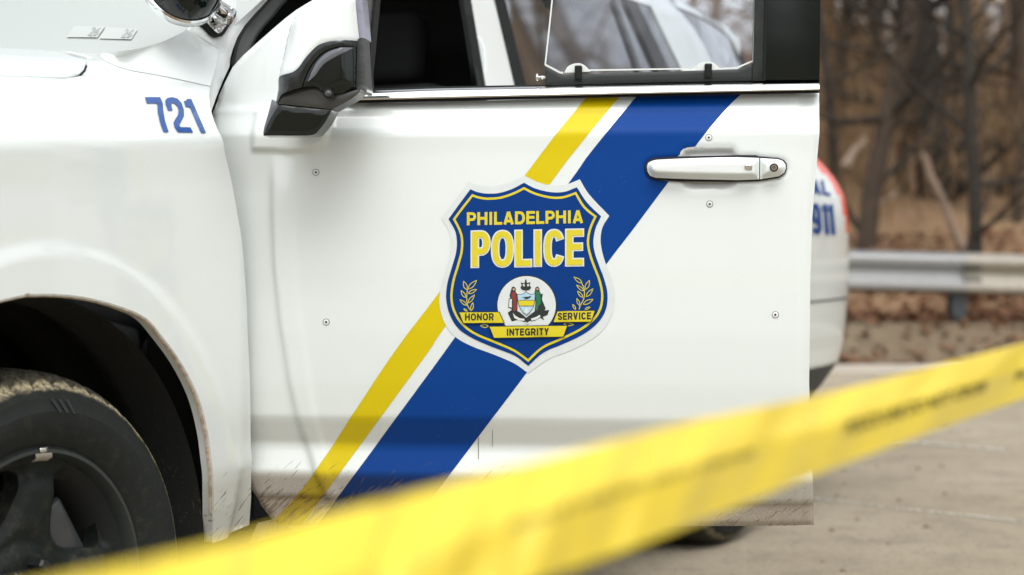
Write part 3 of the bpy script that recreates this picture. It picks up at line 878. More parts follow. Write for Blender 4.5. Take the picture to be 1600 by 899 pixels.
# wheels ------------------------------------------------------------
def make_wheel(s, detail=True):
    wh = empty('wheel', (s, 0, WZ), 0, car)
    prof = [(.222, .012), (.232, .0), (.240, -.006), (.262, -.022), (.29, -.028), (.302, -.0285), (.304, -.0265), (.326, -.0235), (.328, -.0205), (.343, -.012), (.352, .000), (.360, .010), (.366, .022), (.370, .036), (.373, .06), (.374, .10), (.374, .15), (.371, .19), (.36, .215), (.33, .235), (.28, .24), (.235, .215), (.222, .2)]
    prof = [(.24+(a-.24)*.88 if a > .24 else a, b) for a, b in prof]
    def mod(j, k):
        if 9 <= j <= 18:
            kk = (k+(2 if j % 2 else 0)) % 8
            return -.011 if kk < 2 and j != 9 else (-.003 if (k % 8) in (4,) and j in (10, 11, 12) else 0)
        if j in (15, 17): return -.004
        return 0
    V, Fc = lathe(prof, 384, mod); mk('tyre', V, Fc, 'tyre', wh, autosmooth=40)
    # rim barrel
    V, Fc = lathe([(.240, -.004), (.2345, -.0125), (.229, -.0125), (.224, -.004), (.2205, .010)], 96); mk('rim', V, Fc, 'rim_edge', wh, autosmooth=50)
    V, Fc = lathe([(.2205, .0102), (.205, .03), (.2, .08), (.2, .17), (.215, .2), (.0, .2)], 96); mk('rim_barrel', V, Fc, 'interior', wh, autosmooth=50)
    # wheel face with five openings
    Rr = .2225; outer = [(Rr*math.cos(a), Rr*math.sin(a)) for a in np.linspace(0, 2*math.pi, 121)[:-1]]
    holes = []
    for k in range(5):
        c = R(41+72*k); pol = []
        shp = [(.118, -7), (.128, -13), (.155, -20), (.185, -24), (.198, -22), (.205, -12), (.206, 0), (.205, 12), (.198, 22), (.185, 24), (.155, 20), (.128, 13), (.118, 7), (.115, 0)]
        pol = cat([(r*math.cos(c+R(a)), r*math.sin(c+R(a))) for r, a in shp], True, 4)
        holes.append(pol)
    V2, T = tri_region([outer]+holes, .006)
    r = np.hypot(*V2.T); hd = np.full(len(V2), 9.)
    for h in holes: hd = np.minimum(hd, segdist(V2, h))
    y = np.interp(r, [0, .07, .085, .12, .17, .205, .2225], [.018, .018, .030, .020, .012, .022, .012])
    y = y+.016*(1-smooth(0, .018, hd))
    # spokes are dished along their middles
    ang = np.arctan2(V2[:, 1], V2[:, 0]); sp = np.abs(((np.degrees(ang)-5) % 72)-36)
    sp = np.abs(((np.degrees(ang)-(41+36)) % 72)); sp = np.minimum(sp, 72-sp)
    y = y-.004*(1-smooth(3, 9, sp))*smooth(.09, .11, r)*(1-smooth(.18, .2, r))
    V3 = np.stack([V2[:, 0], y, V2[:, 1]], 1)
    VV, FF = skin(V3, T[:, ::-1], (0, .032, 0)); mk('wheel_face', VV, FF, 'rim', wh, autosmooth=60)
    # hub cap and nuts
    V, Fc = lathe([(0, -.004), (.030, -.004), (.036, .0), (.038, .02)], 32); mk('hub_cap', V, Fc, 'gloss_black', wh, autosmooth=40)
    for k in range(6):
        a = R(60*k+12); V, Fc = lathe([(0, -.012), (.008, -.012), (.0105, -.008), (.0105, .02)], 6)
        V = [(x+.056*math.cos(a), y_, z+.056*math.sin(a)) for x, y_, z in V]
        mk('lug_nut', V, Fc, 'satin_black', wh, smooth=False)
    V, Fc = lathe([(.06, .075), (.165, .075), (.168, .08), (.168, .095)], 64); mk('brake_disc', V, Fc, 'disc', wh, autosmooth=40)
    a = R(33)
    rbox('brake_caliper', 'mid_gloss', wh, (.142*math.cos(a), .058, .142*math.sin(a)), (.055, .03, .13), .008, 3, Matrix.Rotation(-a+R(0), 3, 'Y'))
    for a, mt in ((87.5, 'lead'),):
        V = []; Fc = []
        for i in range(9):
            t = R(a-4.5+9*i/8)
            for rr_, yy in ((.216, -.006), (.2225, -.016), (.229, -.015)): V.append((rr_*math.cos(t), yy, rr_*math.sin(t)))
        for i in range(8):
            for j in range(2): q = i*3+j; Fc.append((q, q+1, q+4, q+3))
        mk('wheel_weight', V, Fc, mt, wh)
        rbox('weight_clip', 'chrome', wh, (.234*math.cos(R(a)), -.012, .234*math.sin(R(a))), (.016, .008, .008), .002, 2)
    # raised sidewall marks
    if detail:
        for k, a in enumerate((78, 81, 84)):
            V = []; Fc = []
            for i in range(5):
                rr_ = .2925+.021*i/4
                for da in (-.55, .55): t = R(a+da+i*.8); V.append((rr_*math.cos(t), -.0305+.004*(i/4), rr_*math.sin(t)))
            for i in range(4): q = i*2; Fc.append((q, q+1, q+3, q+2))
            mk('sidewall_mark', V, Fc, 'grey_plastic', wh, smooth=False)
    return wh
make_wheel(.015); make_wheel(2.90, False)

# windscreen, pillar -------------------------------------------------
def ws_pt(o, k, lift=0.):
    e = (o+.95)/.85; sb = .40-.24*(1-e*e)+.13*abs(e)**8; s = sb+k
    z = 1.243+.70*k-.03*k*k+lift
    return (s, -o, z)
V = []; Fc = []; no_, nk = 40, 30
for i in range(no_+1):
    o = -.10-1.70*i/no_
    for j in range(nk+1): V.append(ws_pt(o, -.03+.75*j/nk))
for i in range(no_):
    for j in range(nk): a = i*(nk+1)+j; Fc.append((a, a+1, a+nk+2, a+nk+1))
wind = mk('windshield', V, Fc, 'screen_glass', car)
def ws_hit(px, py):
    (s0, o0, z0), (sd_, od, zd) = ray(px, py); best = None
    for t in np.linspace(2.4, 5, 1600):
        s, o, z = s0+t*sd_, o0+t*od, z0+t*zd
        if o > -.1: continue
        e = (o+.95)/.85; sb = .40-.24*(1-e*e)+.13*abs(e)**8; k = s-sb
        if z < 1.243+.70*k-.03*k*k: return (o, k)
    return None
for quad, txt in (([(116, 44), (164, 45), (152, 62), (104, 61)], '26'), ([(167, 45), (215, 49), (205, 65), (155, 63)], '26')):
    h = [ws_hit(*p) for p in quad]
    if all(h):
        mk('sticker', [ws_pt(o, k, .003) for o, k in h], [(0, 1, 2, 3)], 'sticker', wind, smooth=False)
        g, fs = glyphs(txt, .01); U = unitbox(g)*np.array((.30, .8))+np.array((.64, .1)); px = quadmap(U, quad)
        mk('sticker_print', [ws_pt(*ws_hit(*p), .0045) for p in px], fs, 'sticker_mark', wind, smooth=False)

def lean_px(px, py, o1=-.045, zb=1.2, k=.45, off=0.):
    """pixel -> point on the inward-leaning greenhouse plane  o = o1 - k (z - zb)"""
    (s0, o0, z0), (sd_, od, zd) = ray(px, py)
    t = (o1+off-k*(z0-zb)-o0)/(od+k*zd)
    return (s0+t*sd_, z0+t*zd)
def lean_surf(P, o1=-.045, zb=1.2, k=.45, off=0., inn=None):
    o = o1+off-k*(P[:, 1]-zb); return np.stack([P[:, 0], -o, P[:, 1]], 1)
pl = [(297, 51), (306, 36), (316, 16), (330, 0), (420, -110), (560, -235), (640, -235), (520, -110), (423, 0), (403, 20), (386, 40), (375, 58), (368, 76), (364, 90), (363, 103), (352, 127), (342, 152), (334, 175), (329, 165), (327, 150), (327, 130), (328, 112), (334, 92), (341, 78)]
P = [lean_px(*p) for p in pl]
V2, T = tri_region([P], .012)
dd = segdist(V2, P)
V3 = lean_surf(V2); V3[:, 1] += .006*(1-smooth(0, .014, dd))
# crease: the part toward the door turns away
VV, FF = skin(V3, T, (0, .006, 0)); pillar = mk('windshield_pillar', VV, FF, 'white_clean', car)
def lean_strip(name, pts, wpx, mat, parent, off=.001, k=.45):
    pts = cat(pts, False, 6); P = np.array(pts); d = np.gradient(P, axis=0); L = np.hypot(*d.T)[:, None]; nn = np.stack([-d[:, 1], d[:, 0]], 1)/L
    A = P+nn*wpx/2; B = P-nn*wpx/2; V = []; Fc = []
    for a, b in zip(A, B):
        V += [lean_surf(np.array([lean_px(*a, off=off)]), off=off)[0].tolist(), lean_surf(np.array([lean_px(*b, off=off)]), off=off)[0].tolist()]
    for i in range(len(P)-1): a = i*2; Fc.append((a, a+1, a+3, a+2))
    VV, FF = V, Fc
    return mk(name, VV, FF, mat, parent)
lean_strip('panel_gap', [(290, 47), (305, 55), (322, 65), (341, 78)], 1.3, 'gap', pillar)
lean_strip('door_seal', [(364, 103), (367, 85), (372, 66), (383, 45), (402, 22), (424, -3), (520, -112)], 5, 'rubber', pillar, .004)
lean_strip('pillar_trim', [(372, 103), (379, 80), (386, 62), (400, 41), (417, 20), (436, -2), (535, -112)], 22, 'trim', car, -.012)
lean_strip('door_seal', [(384, 100), (391, 78), (400, 58), (412, 41), (430, 21), (449, -2), (550, -112)], 3, 'rubber', pillar, -.008)

# cowl corner: ruled from the fender shoulder up to the windscreen edge
A_px = cat([(150, 86), (168, 98), (200, 110), (255, 120), (328, 136)], False, 6); B_px = cat([(150, 84.5), (190, 80), (220, 75), (255, 65), (291, 47)], False, 4)+cat([(291, 47), (312, 59), (341, 78)], False, 4)
def at(P, k): i = min(int(k*(len(P)-1)), len(P)-2); f_ = k*(len(P)-1)-i; return (P[i][0]*(1-f_)+P[i+1][0]*f_, P[i][1]*(1-f_)+P[i+1][1]*f_)
V = []; Fc = []; n1, n2 = 24, 8
for i in range(n1+1):
    k = i/n1; a = fend_surf(np.array([fend_px(*at(A_px, k))]), .0015)[0]; bx_, by_ = at(B_px, k)
    (s0, o0, z0), (sd_, od, zd) = ray(bx_, by_); l_ = lean_surf(np.array([lean_px(bx_, by_)]))[0]; ta, tl = (a[0]-s0)/sd_, (l_[0]-s0)/sd_
    w_ = float(smooth(0, .22, k)); tt_ = ta*(1-w_)+tl*w_; b = np.array((s0+tt_*sd_, -(o0+tt_*od)-.001, z0+tt_*zd))
    for j in range(n2+1):
        u = j/n2; p = a*(1-u)+b*u; p[2] += .006*k*math.sin(math.pi*u); p[1] -= .004*k*math.sin(math.pi*u); V.append(tuple(p))
for i in range(n1):
    for j in range(n2): a = i*(n2+1)+j; Fc.append((a, a+n2+1, a+n2+2, a+1))
mk('cowl_corner', V, Fc, 'white_clean', car)

# spotlight on the pillar ---------------------------------------------
sl = empty('spotlight', (0, 0, 0), 0, car)
def lp3(px, py, off=0.): p = lean_px(px, py, off=off); return lean_surf(np.array([p]), off=off)[0]
def plate(name, pts, off, th, mat, r=None):
    P = [lean_px(*p, off=off) for p in cat(pts, True, 4)] if r else [lean_px(*p, off=off) for p in pts]
    V2, T = tri_region([P], .004); dd = segdist(V2, P); V3 = lean_surf(V2, off=off); V3[:, 1] += .002*(1-smooth(0, .004, dd))
    VV, FF = skin(V3, T, (0, th, 0)); return mk(name, VV, FF, mat, sl, autosmooth=50)
plate('gasket', [(314, 32), (318, 37), (335, 55), (341, 58.5), (348, 57), (352, 53), (370, 25), (371, 18), (350, 8), (320, 27)], .012, .02, 'rubber')
plate('mount_plate', [(317, 28), (322, 33), (338, 50), (343, 52.5), (347, 50), (369, 21), (370, 15), (349, 2), (345, 3)], .018, .012, 'chrome')
for p in ((329, 31), (344, 46), (362, 14)):
    c = lp3(*p, .02); V, Fc = lathe([(0, -.003), (.0025, -.003), (.0035, 0), (.0035, .004)], 12)
    mk('screw', [(x+c[0], y+c[1], z+c[2]) for x, y, z in V], Fc, 'brushed', sl)
a, b = Vector(lp3(347, 24, .025)), Vector(lp3(346, 20, .060)); V = []; Fc = []
c2 = Vector(lp3(330, 9, .07))
tube(V, Fc, [a, b, c2, Vector(lp3(315, 0, .075))], [.013, .012, .010, .010], 20); mk('swivel_arm', V, Fc, 'chrome', sl)
V, Fc = [], []
cc = Vector(lp3(350, 26, .045)); tube(V, Fc, [cc+Vector((0, .012, 0)), cc-Vector((0, .010, 0))], .016, 24); mk('swivel_collar', V, Fc, 'brushed', sl)
V, Fc = [], []; tube(V, Fc, [cc+Vector((0, -.009, 0)), cc-Vector((0, .016, 0))], .007, 6); mk('swivel_bolt', V, Fc, 'chrome', sl)
# lamp head (spun about its own axis)
hc = Vector(lp3(284, -24, .09))
axd = Vector((.39, .85, -.35)).normalized()            # facing forward and up
rotm = Vector((0, -1, 0)).rotation_difference(axd).to_matrix()
def spun(name, prof, mat, seg=48):
    V, Fc = lathe(prof, seg); V = [tuple(rotm@Vector(v)+hc) for v in V]
    return mk(name, V, Fc, mat, sl, autosmooth=45)
spun('lamp_bowl', [(.0, .075), (.02, .073), (.045, .058), (.062, .035), (.070, .012), (.072, .0)], 'gloss_black')
spun('lamp_rim', [(.073, .004), (.077, .002), (.078, -.010), (.074, -.016), (.070, -.012)], 'chrome')
spun('lens', [(.071, -.002), (.073, -.012), (.069, -.020), (.05, -.026), (0, -.029)], 'lens')

# ---------------------------------------------------------------- rear body
# lower body: closed loft with a path in plan and a side profile in height
LZ = [(.30, -.03), (.36, 0.0), (.42, .03), (.49, .048), (.62, .054), (.85, .058), (1.0, .058), (1.07, .05), (1.11, .035), (1.16, .012), (1.20, -.012), (1.24, -.028), (1.27, -.036)]
RET = [(.30, .40), (.40, .34), (.43, .27), (.486, .12), (.56, .05), (.635, .015), (.79, -.03), (.95, -.015), (1.05, .01), (1.107, .045), (1.15, .10), (1.20, .20), (1.224, .31), (1.27, .42)]
path = [(s, 0.) for s in np.arange(.56, 3.3, .04)]+cat([(3.3, 0), (3.7, -.003), (3.92, -.02), (4.04, -.055), (4.12, -.11), (4.17, -.2), (4.2, -.42), (4.215, -.7), (4.22, -.98)], False, 5)
zl = [.30, .33, .36, .40, .42, .45, .47, .49, .52, .56, .60, .65, .70, .76, .82, .88, .94, 1.0, 1.04, 1.07, 1.09, 1.11, 1.14, 1.17, 1.20, 1.235, 1.27]
def body_pt(s, po, z):
    r = float(np.interp(z, [a for a, _ in RET], [b for _, b in RET])); o = float(np.interp(z, [a for a, _ in LZ], [b for _, b in LZ]))
    k = max(0., (s-3.1)/1.1); s2 = s-r*k**1.5
    blend = max(0., 1-abs(po)/.3)
    return (s2, -(po+o*blend), z)
def loft(sel, mirror=False):
    V = []; idx = {}; Fc = []
    def g(i, j):
        if (i, j) not in idx:
            p = body_pt(*path[i], zl[j]); idx[(i, j)] = len(V); V.append((p[0], 1.9-p[1], p[2]) if mirror else p)
        return idx[(i, j)]
    for i in range(len(path)-1):
        for j in range(len(zl)-1):
            s = (path[i][0]+path[i+1][0])/2; po = (path[i][1]+path[i+1][1])/2; z = (zl[j]+zl[j+1])/2
            if sel(s, po, z):
                f = (g(i, j), g(i+1, j), g(i+1, j+1), g(i, j+1)); Fc.append(f[::-1] if mirror else f)
    return V, Fc
inarch = lambda s, z: (s-2.9)**2+((z-WZ)*.93)**2 < .43**2
isopen = lambda s, z: s < 1.49 and z > .41
iside = lambda s, po, z: not inarch(s, z) and not isopen(s, z) and z > .40 and (po > -.09 or z < .2)
istail = lambda s, po, z: .93 < z < 1.21 and po > -.3 and s > 3.90-.55*(z-.93)
isbump = lambda s, po, z: s > 3.25 and z < .72 and z > .47
V, Fc = loft(lambda s, po, z: not inarch(s, z) and not isopen(s, z) and z > .36 and not (s > 3.30 and z < .71) and not istail(s, po, z))
body = mk('rear_body', V, Fc, 'white', car); body.data.shade_smooth() if hasattr(body.data, 'shade_smooth') else None
V, Fc = loft(lambda s, po, z: s > 3.30 and .485 < z < .71); mk('rear_bumper', V, Fc, 'white', car)
V, Fc = loft(lambda s, po, z: s > 3.10 and z < .485); mk('bumper_valance', V, Fc, 'grey_plastic', car)
V, Fc = loft(istail); mk('tail_light', V, Fc, 'red_lens', car)
V, Fc = loft(lambda s, po, z: not inarch(s, z) and z > .36 and not istail(s, po, z), True); mk('far_body', V, Fc, 'white', car)
V, Fc = loft(istail, True); mk('tail_light', V, Fc, 'red_lens', car)
V, Fc = loft(lambda s, po, z: z < .365 and s < 3.2); mk('rocker', V, Fc, 'grey_plastic', car)
# rear wheel opening: rolled lip and liner
for far in (0, 1):
    V = []; Fc = []
    for i in range(41):
        a = R(-12+204*i/40)
        for rr_, o_ in ((.475, .050), (.462, .062), (.445, .064), (.428, .058), (.424, .02), (.43, -.30), (.0, -.31)):
            z_ = WZ+rr_/.93*math.sin(a); kz = float(np.interp(z_, [.3, .42, .6], [-.03, -.01, 0.])) if rr_ > .42 and o_ > 0 else 0
            y_ = -(o_+kz); V.append((2.9+rr_*math.cos(a), 1.9-y_ if far else y_, z_))
    for i in range(40):
        for j in range(4): q = i*7+j; Fc.append((q, q+7, q+8, q+1) if not far else (q, q+1, q+8, q+7))
    Fd = []
    for i in range(40):
        for j in (4, 5): q = i*7+j; Fd.append((q, q+7, q+8, q+1))
    mk('arch_lip', V, Fc, 'white', body); mk('wheel_well', V, Fd, 'liner', body)
# seam line between bumper and quarter
V = []; Fc = []
for s in np.linspace(3.3, 4.1, 30):
    po = float(np.interp(s, [p[0] for p in path], [p[1] for p in path])); p = body_pt(s, po, .712); V += [(p[0], p[1]-.002, p[2]-.004), (p[0], p[1]-.002, p[2]+.003)]
for i in range(29): Fc.append((i*2, i*2+2, i*2+3, i*2+1))
mk('bumper_seam', V, Fc, 'trim', body)
# DIAL 911 lettering on the quarter panel
def body_px(px, py, off=.0):
    """pixel -> (s, z) on the loft side by marching"""
    (s0, o0, z0), (sd_, od, zd) = ray(px, py)
    ps = [p[0] for p in path]; po_ = [p[1] for p in path]
    for t in np.linspace(4.2, 7.2, 3000):
        s, o, z = s0+t*sd_, o0+t*od, z0+t*zd
        if s > 4.3: return None
        q = body_pt(s, float(np.interp(s, ps, po_)), z)
        if o <= -q[1]: return (q[0], q[1]-.004-off, q[2])
    return None
for txt, quad, bo in (('DIAL', [(1240, 277), (1296, 283), (1298, 306), (1241, 302)], .01), ('911', [(1265, 317), (1299, 320), (1302, 367), (1267, 366)], .005)):
    if txt == 'DIAL': it = text_items(txt, 2.6, 1., .2, .14)
    else: it = text_items(txt, 1.0, 1.3, .17, .12, 0, {'9': 1, '1': .35})
    g, fs = union_tri(it, .2); fs = fs.tolist(); px = quadmap(g/np.array((2.6, 1.) if txt == 'DIAL' else (1., 1.3)), quad); v = [body_px(*p) for p in px]
    if all(v): mk('lettering', v, fs, 'blue', body, smooth=False)

# greenhouse side (car-leaning plane), windows traced on it
GO = dict(o1=-.036, zb=1.27, k=.30)
def g_px(px, py, off=0.): return lean_px(px, py, off=off, **GO)
def g_surf(P, off=0.):
    V = lean_surf(P, off=off, **GO)
    # the rear of the cabin tapers inward
    V[:, 1] += .10*smooth(2.9, 3.7, P[:, 0])
    V[:, 1] += .05*smooth(1.60, 1.70, P[:, 1])
    return V
def at_z(p, q, z): k = (z-p[1])/(q[1]-p[1]); return (p[0]+(q[0]-p[0])*k, z)
ZB, ZT = 1.275, 1.60
def edge(a, b, z0=ZB, z1=ZT):
    p, q = g_px(*a), g_px(*b); return at_z(p, q, z0), at_z(p, q, z1)
bp0, bp1 = edge((757, 130), (735, 0), 1.26, 1.68)
w1a, w1b = edge((819, 130), (787, 0)); w1c, w1d = edge((1037, 107), (984, 0))
c1a, c1b = edge((1068, 106), (1016, 0))
d1a = at_z(g_px(1126, 106), g_px(1100, 60), ZB); q_mid = g_px(1100, 60)
qa = g_px(1060, 9); qb = g_px(1176, 53)
zq = qa[1]
qw = [d1a, q_mid, (qa[0], qa[1]), (qb[0], qb[1]), (qb[0]+.14, 1.50), (qb[0]+.26, ZB)]
rt = g_px(1180, 40)
outer = [bp0, (1.6, 1.26), (3.4, 1.26), (3.62, 1.26), (3.50, 1.45), (rt[0]+.06, rt[1]-.03), (rt[0], rt[1]), g_px(1076, 0), (g_px(1076, 0)[0]-.3, 1.665), (bp1[0]+.2, 1.68), bp1]
w1 = [w1a, c1a, c1b, (c1b[0], ZT), w1b]
w1 = [w1a, c1a, c1b, w1b]
outer = [tuple(map(float, p)) for p in outer]; w1 = [tuple(map(float, p)) for p in w1]; qw = [tuple(map(float, p)) for p in qw]
V2, T = tri_region([outer, w1, qw], .03)
V3 = g_surf(V2); dd = np.minimum(segdist(V2, w1), segdist(V2, qw)); V3[:, 1] += .008*(1-smooth(0, .02, dd))
VV, FF = skin(V3, T, (0, .03, 0)); side = mk('window_frame_panel', VV, FF, 'white_clean', car)
mk('window_frame_panel', [(x, 1.9-y, z) for x, y, z in VV], [tuple(reversed(f)) for f in FF], 'white_clean', car)
def gpane(name, poly, off, mat, parent, th=None, step=.05, mirror=False):
    V2, T = tri_region([[tuple(map(float, p)) for p in poly]], step); V3 = g_surf(V2, off)
    VV, FF = (V3.tolist(), T.tolist()) if th is None else skin(V3, T, (0, th, 0))
    if mirror: VV = [(x, 1.9-y, z) for x, y, z in VV]; FF = [tuple(reversed(f)) for f in FF]
    return mk(name, VV, FF, mat, parent)
gpane('window_pane', w1, -.012, 'side_glass', car); gpane('window_pane', qw, -.012, 'side_glass', car)
gpane('window_pane', w1, -.012, 'side_glass', car, mirror=True); gpane('window_pane', qw, -.012, 'side_glass', car, mirror=True)
e = edge
def band(name, la, lb, ra, rb, off, mat, z0=ZB, z1=ZT):
    a, b = edge(la, lb, z0, z1); c, d = edge(ra, rb, z0, z1); gpane(name, [a, c, d, b], off, mat, car, .012, .03)
band('window_seal', (803, 130), (772, 0), (819, 130), (787, 0), .004, 'rubber')
band('pillar_seal', (744, 130), (723, 0), (757, 130), (735, 0), .002, 'rubber', 1.26, 1.68)
band('window_divider', (998, 107), (960, 0), (1004, 107), (965, 0), -.004, 'mid_gloss')
band('door_frame', (1027, 107), (979, 0), (1047, 107), (995, 0), -.002, 'satin_black')
# roof, rear hatch, floor
V = []; Fc = []; a_, b_ = 26, 20
for i in range(a_+1):
    k = i/a_; s = 1.22+(rt[0]+.03-1.22)*k
    ze = float(np.interp(s, [1.2, 1.45, g_px(1076, 0)[0], rt[0]], [1.66, 1.68, g_px(1076, 0)[1], rt[1]]))
    e0 = g_surf(np.array([[s, ze]]))[0]
    for j in range(b_+1):
        u = j/b_; y = e0[1]+(1.9-2*e0[1])*u; V.append((s, y, ze-.004+.09*(1-(2*u-1)**4)*(1-.3*k)))
for i in range(a_):
    for j in range(b_): a = i*(b_+1)+j; Fc.append((a, a+b_+1, a+b_+2, a+1))
mk('roof', V, Fc, 'white_clean', car)
V = []; Fc = []
for i in range(13):
    k = i/12; s, z = 3.62+(rt[0]+.03-3.62)*k, 1.26+(rt[1]-1.26)*k; y0 = g_surf(np.array([[s, z]]))[0][1]
    for j in range(13): u = j/12; V.append((s+.06*(1-(2*u-1)**2), y0+(1.9-2*y0)*u, z))
for i in range(12):
    for j in range(12): a = i*13+j; Fc.append((a, a+1, a+14, a+13))
mk('rear_window', V, Fc, 'side_glass', car)
V = []; Fc = []; box(V, Fc, -.5, 3.7, .35, 1.55, .28, .33); box(V, Fc, .45, 2.4, .02, 1.88, .335, .40); box(V, Fc, .9, 1.0, .3, 1.6, .2, .28)
mk('floor_pan', V, Fc, 'interior', car, smooth=False)
# far fender and front end, kept simple in form but closed
VVm = [(x, 1.9-y, z) for x, y, z in V3.tolist()][:0]
V2, T = tri_region([outline], .05); Vm = fend_surf(V2); Vm[:, 1] = 1.9-Vm[:, 1]; mk('front_fender', Vm, T[:, ::-1], 'white', car)
V = []; Fc = []; nn = 20
for i in range(nn+1):
    u = i/nn; y = -.05+2.0*u; bow = .10*(1-(2*u-1)**4)
    for z, ds in ((.30, .0), (.45, .05), (.62, .07), (.64, .03), (1.02, .0), (1.14, -.04), (1.195, -.10)): V.append((-.93-bow-ds, y, z))
for i in range(nn):
    for j in range(6): a = i*7+j; Fc.append((a, a+7, a+8, a+1))
mk('front_bumper', V, Fc, 'white_clean', car, autosmooth=30)
# interior
rbox('dashboard', 'interior', car, (.80, .95, 1.08), (.42, 1.62, .26), .06)
def seat(y):
    st = empty('seat', (1.35, y, .40), 0, car)
    rbox('seat_cushion', 'seat', st, (0, 0, .22), (.52, .50, .16), .05)
    rbox('seat_back', 'seat', st, (.30, 0, .58), (.16, .50, .66), .06, 3, Matrix.Rotation(R(14), 3, 'Y'))
    rbox('headrest', 'seat', st, (.40, 0, 1.0), (.10, .27, .19), .04, 3, Matrix.Rotation(R(10), 3, 'Y'))
seat(.50); seat(1.40)
V = []; Fc = []
tube(V, Fc, [(math.cos(a)*.19*.35+1.02, .50+math.sin(a)*.19, 1.14+math.cos(a)*.19*.92) for a in np.linspace(0, 2*math.pi, 33)], .015, 10, False)
tube(V, Fc, [(.90, .5, 1.08), (1.02, .5, 1.14)], .03, 10); tube(V, Fc, [(1.02, .32, 1.14), (1.02, .68, 1.14)], .014, 8)
mk('steering_wheel', V, Fc, 'seat', car)
rbox('rear_bench', 'seat', car, (2.35, .95, .78), (.22, 1.5, .75), .06)
V = []; Fc = []; box(V, Fc, .57, .60, .02, .25, .40, 1.20); box(V, Fc, 1.50, 1.54, .03, .16, .40, 1.27); box(V, Fc, 1.54, 3.3, .1, .13, .45, 1.25); box(V, Fc, .4, 3.5, 1.76, 1.79, .45, 1.25); box(V, Fc, 1.95, 1.99, .12, 1.76, .45, 1.60)
mk('inner_lining', V, Fc, 'interior', car, smooth=False)

# ================================================================== OPEN FRONT DOOR
DP = np.array((-.465, 3.135)); DA = R(-5.14)
DU = np.array((math.cos(DA), math.sin(DA))); DV = np.array((math.sin(DA), -math.cos(DA)))   # DV points to the viewer
# door origin in car-local coordinates
dl = DP-np.array((CX, CY)); lx = dl@AX; ly = -(dl@NX)
def dpx(px, py, v=0.):
    dx = (px-800)/F
    ax, ay = DP+v*DV
    # ax + u DUx = t dx ; ay + u DUy = t
    u = (ax-dx*ay)/(dx*DU[1]-DU[0]); t = ay+u*DU[1]
    return (u, CH+t*(HY-py)/F)
def wy(y): return CH+(HY-y)*3.085/F
prof = [(-400, -.10), (100, -.020), (140, -.014), (158, -.010), (163, -.006), (170, .002), (178, .004), (205, .0255), (211, .0275), (240, .0272), (320, .030), (420, .032), (520, .031), (600, .0275), (652, .023), (662, .018), (696, .003), (706, .003), (742, .012), (750, .010), (781, -.003), (785, -.012), (826, -.024), (900, -.05)]
wf = np.linspace(.2, 1.9, 3400); vf = np.interp(wf, [wy(a) for a, _ in prof][::-1], [b for _, b in prof][::-1])
vf = gs(vf, 4)
c1 = [dpx(*p) for p in ((431, 236), (432, 330), (436, 420), (444, 500), (459, 600), (476, 680), (498, 745), (518, 797))]
c2 = [dpx(*p) for p in ((456, 240), (459, 330), (464, 420), (473, 500), (487, 600), (500, 680), (514, 740), (532, 790))]
pad = [dpx(*p) for p in ((506, 172), (520, 180), (521, 200), (512, 226), (495, 236), (455, 239), (430, 236), (400, 236), (400, 172))]
edge_front_ = [dpx(*p) for p in ((333, 172), (352, 126), (363, 104), (378, 87), (400, 67), (425, 45), (445, 28), (462, 15), (500, -8))]
def xw(curve, w_):
    c = np.array(sorted([(b, a) for a, b in curve])); return np.interp(w_, c[:, 0], c[:, 1])
def hv(u, w_):
    u = np.asarray(u, float); w_ = np.asarray(w_, float)
    v = np.interp(w_, wf, vf)
    fade = smooth(wy(225), wy(300), w_) if False else 1-smooth(wy(330), wy(215), w_)
    fade = np.clip(1-smooth(wy(300), wy(228), w_), 0, 1)
    d1 = u-xw(c1, w_); d2 = u-xw(c2, w_)
    v = v-.0045*fade*(1-smooth(-.006, .004, d1))            # front strip sits a little back
    v = v+.0030*fade*smooth(-.012, .004, d1)*(1-smooth(-.004, .010, d2))   # raised bead between the two lines
    # sail toward the hinge bends back
    v = v-.05*smooth(.06, -.10, u)**1.5 if False else v-.014*np.clip((.03-u)/.12, 0, 1.3)**2
    u0_ = dpx(1250, 500, .03)[0]; v = v-.004*smooth(u0_, u0_+.007, u)
    # mirror pad, raised and softly bordered
    P = np.stack([np.broadcast_to(u, v.shape).ravel(), np.broadcast_to(w_, v.shape).ravel()], 1)
    near = (P[:, 0] < .16) & (P[:, 1] > wy(260)) & (P[:, 1] < wy(150)); add = np.zeros(len(P))
    if near.any():
        Q = P[near]; ins = inside(Q, pad); d = segdist(Q, pad); sg = np.where(ins, d, -d); add[near] = .007*smooth(-.004, .005, sg)
    v = v+add.reshape(v.shape)
    return v
def conform(pxy, off):
    """pixels -> points on the door surface, offset outwards"""
    out = []
    for x, y in pxy:
        v = 0.02
        for _ in range(3):
            u, w_ = dpx(x, y, v); v = float(hv(np.array([u]), np.array([w_]))[0])+off
        u, w_ = dpx(x, y, v)
        out.append((u, -v, w_))
    return out
def conf_uw(pts, n=3):
    out = []
    for x, y in pts:
        v = .02
        for _ in range(n):
            u, w_ = dpx(x, y, v); v = float(np.interp(w_, wf, vf))
        out.append((u, w_))
    return out

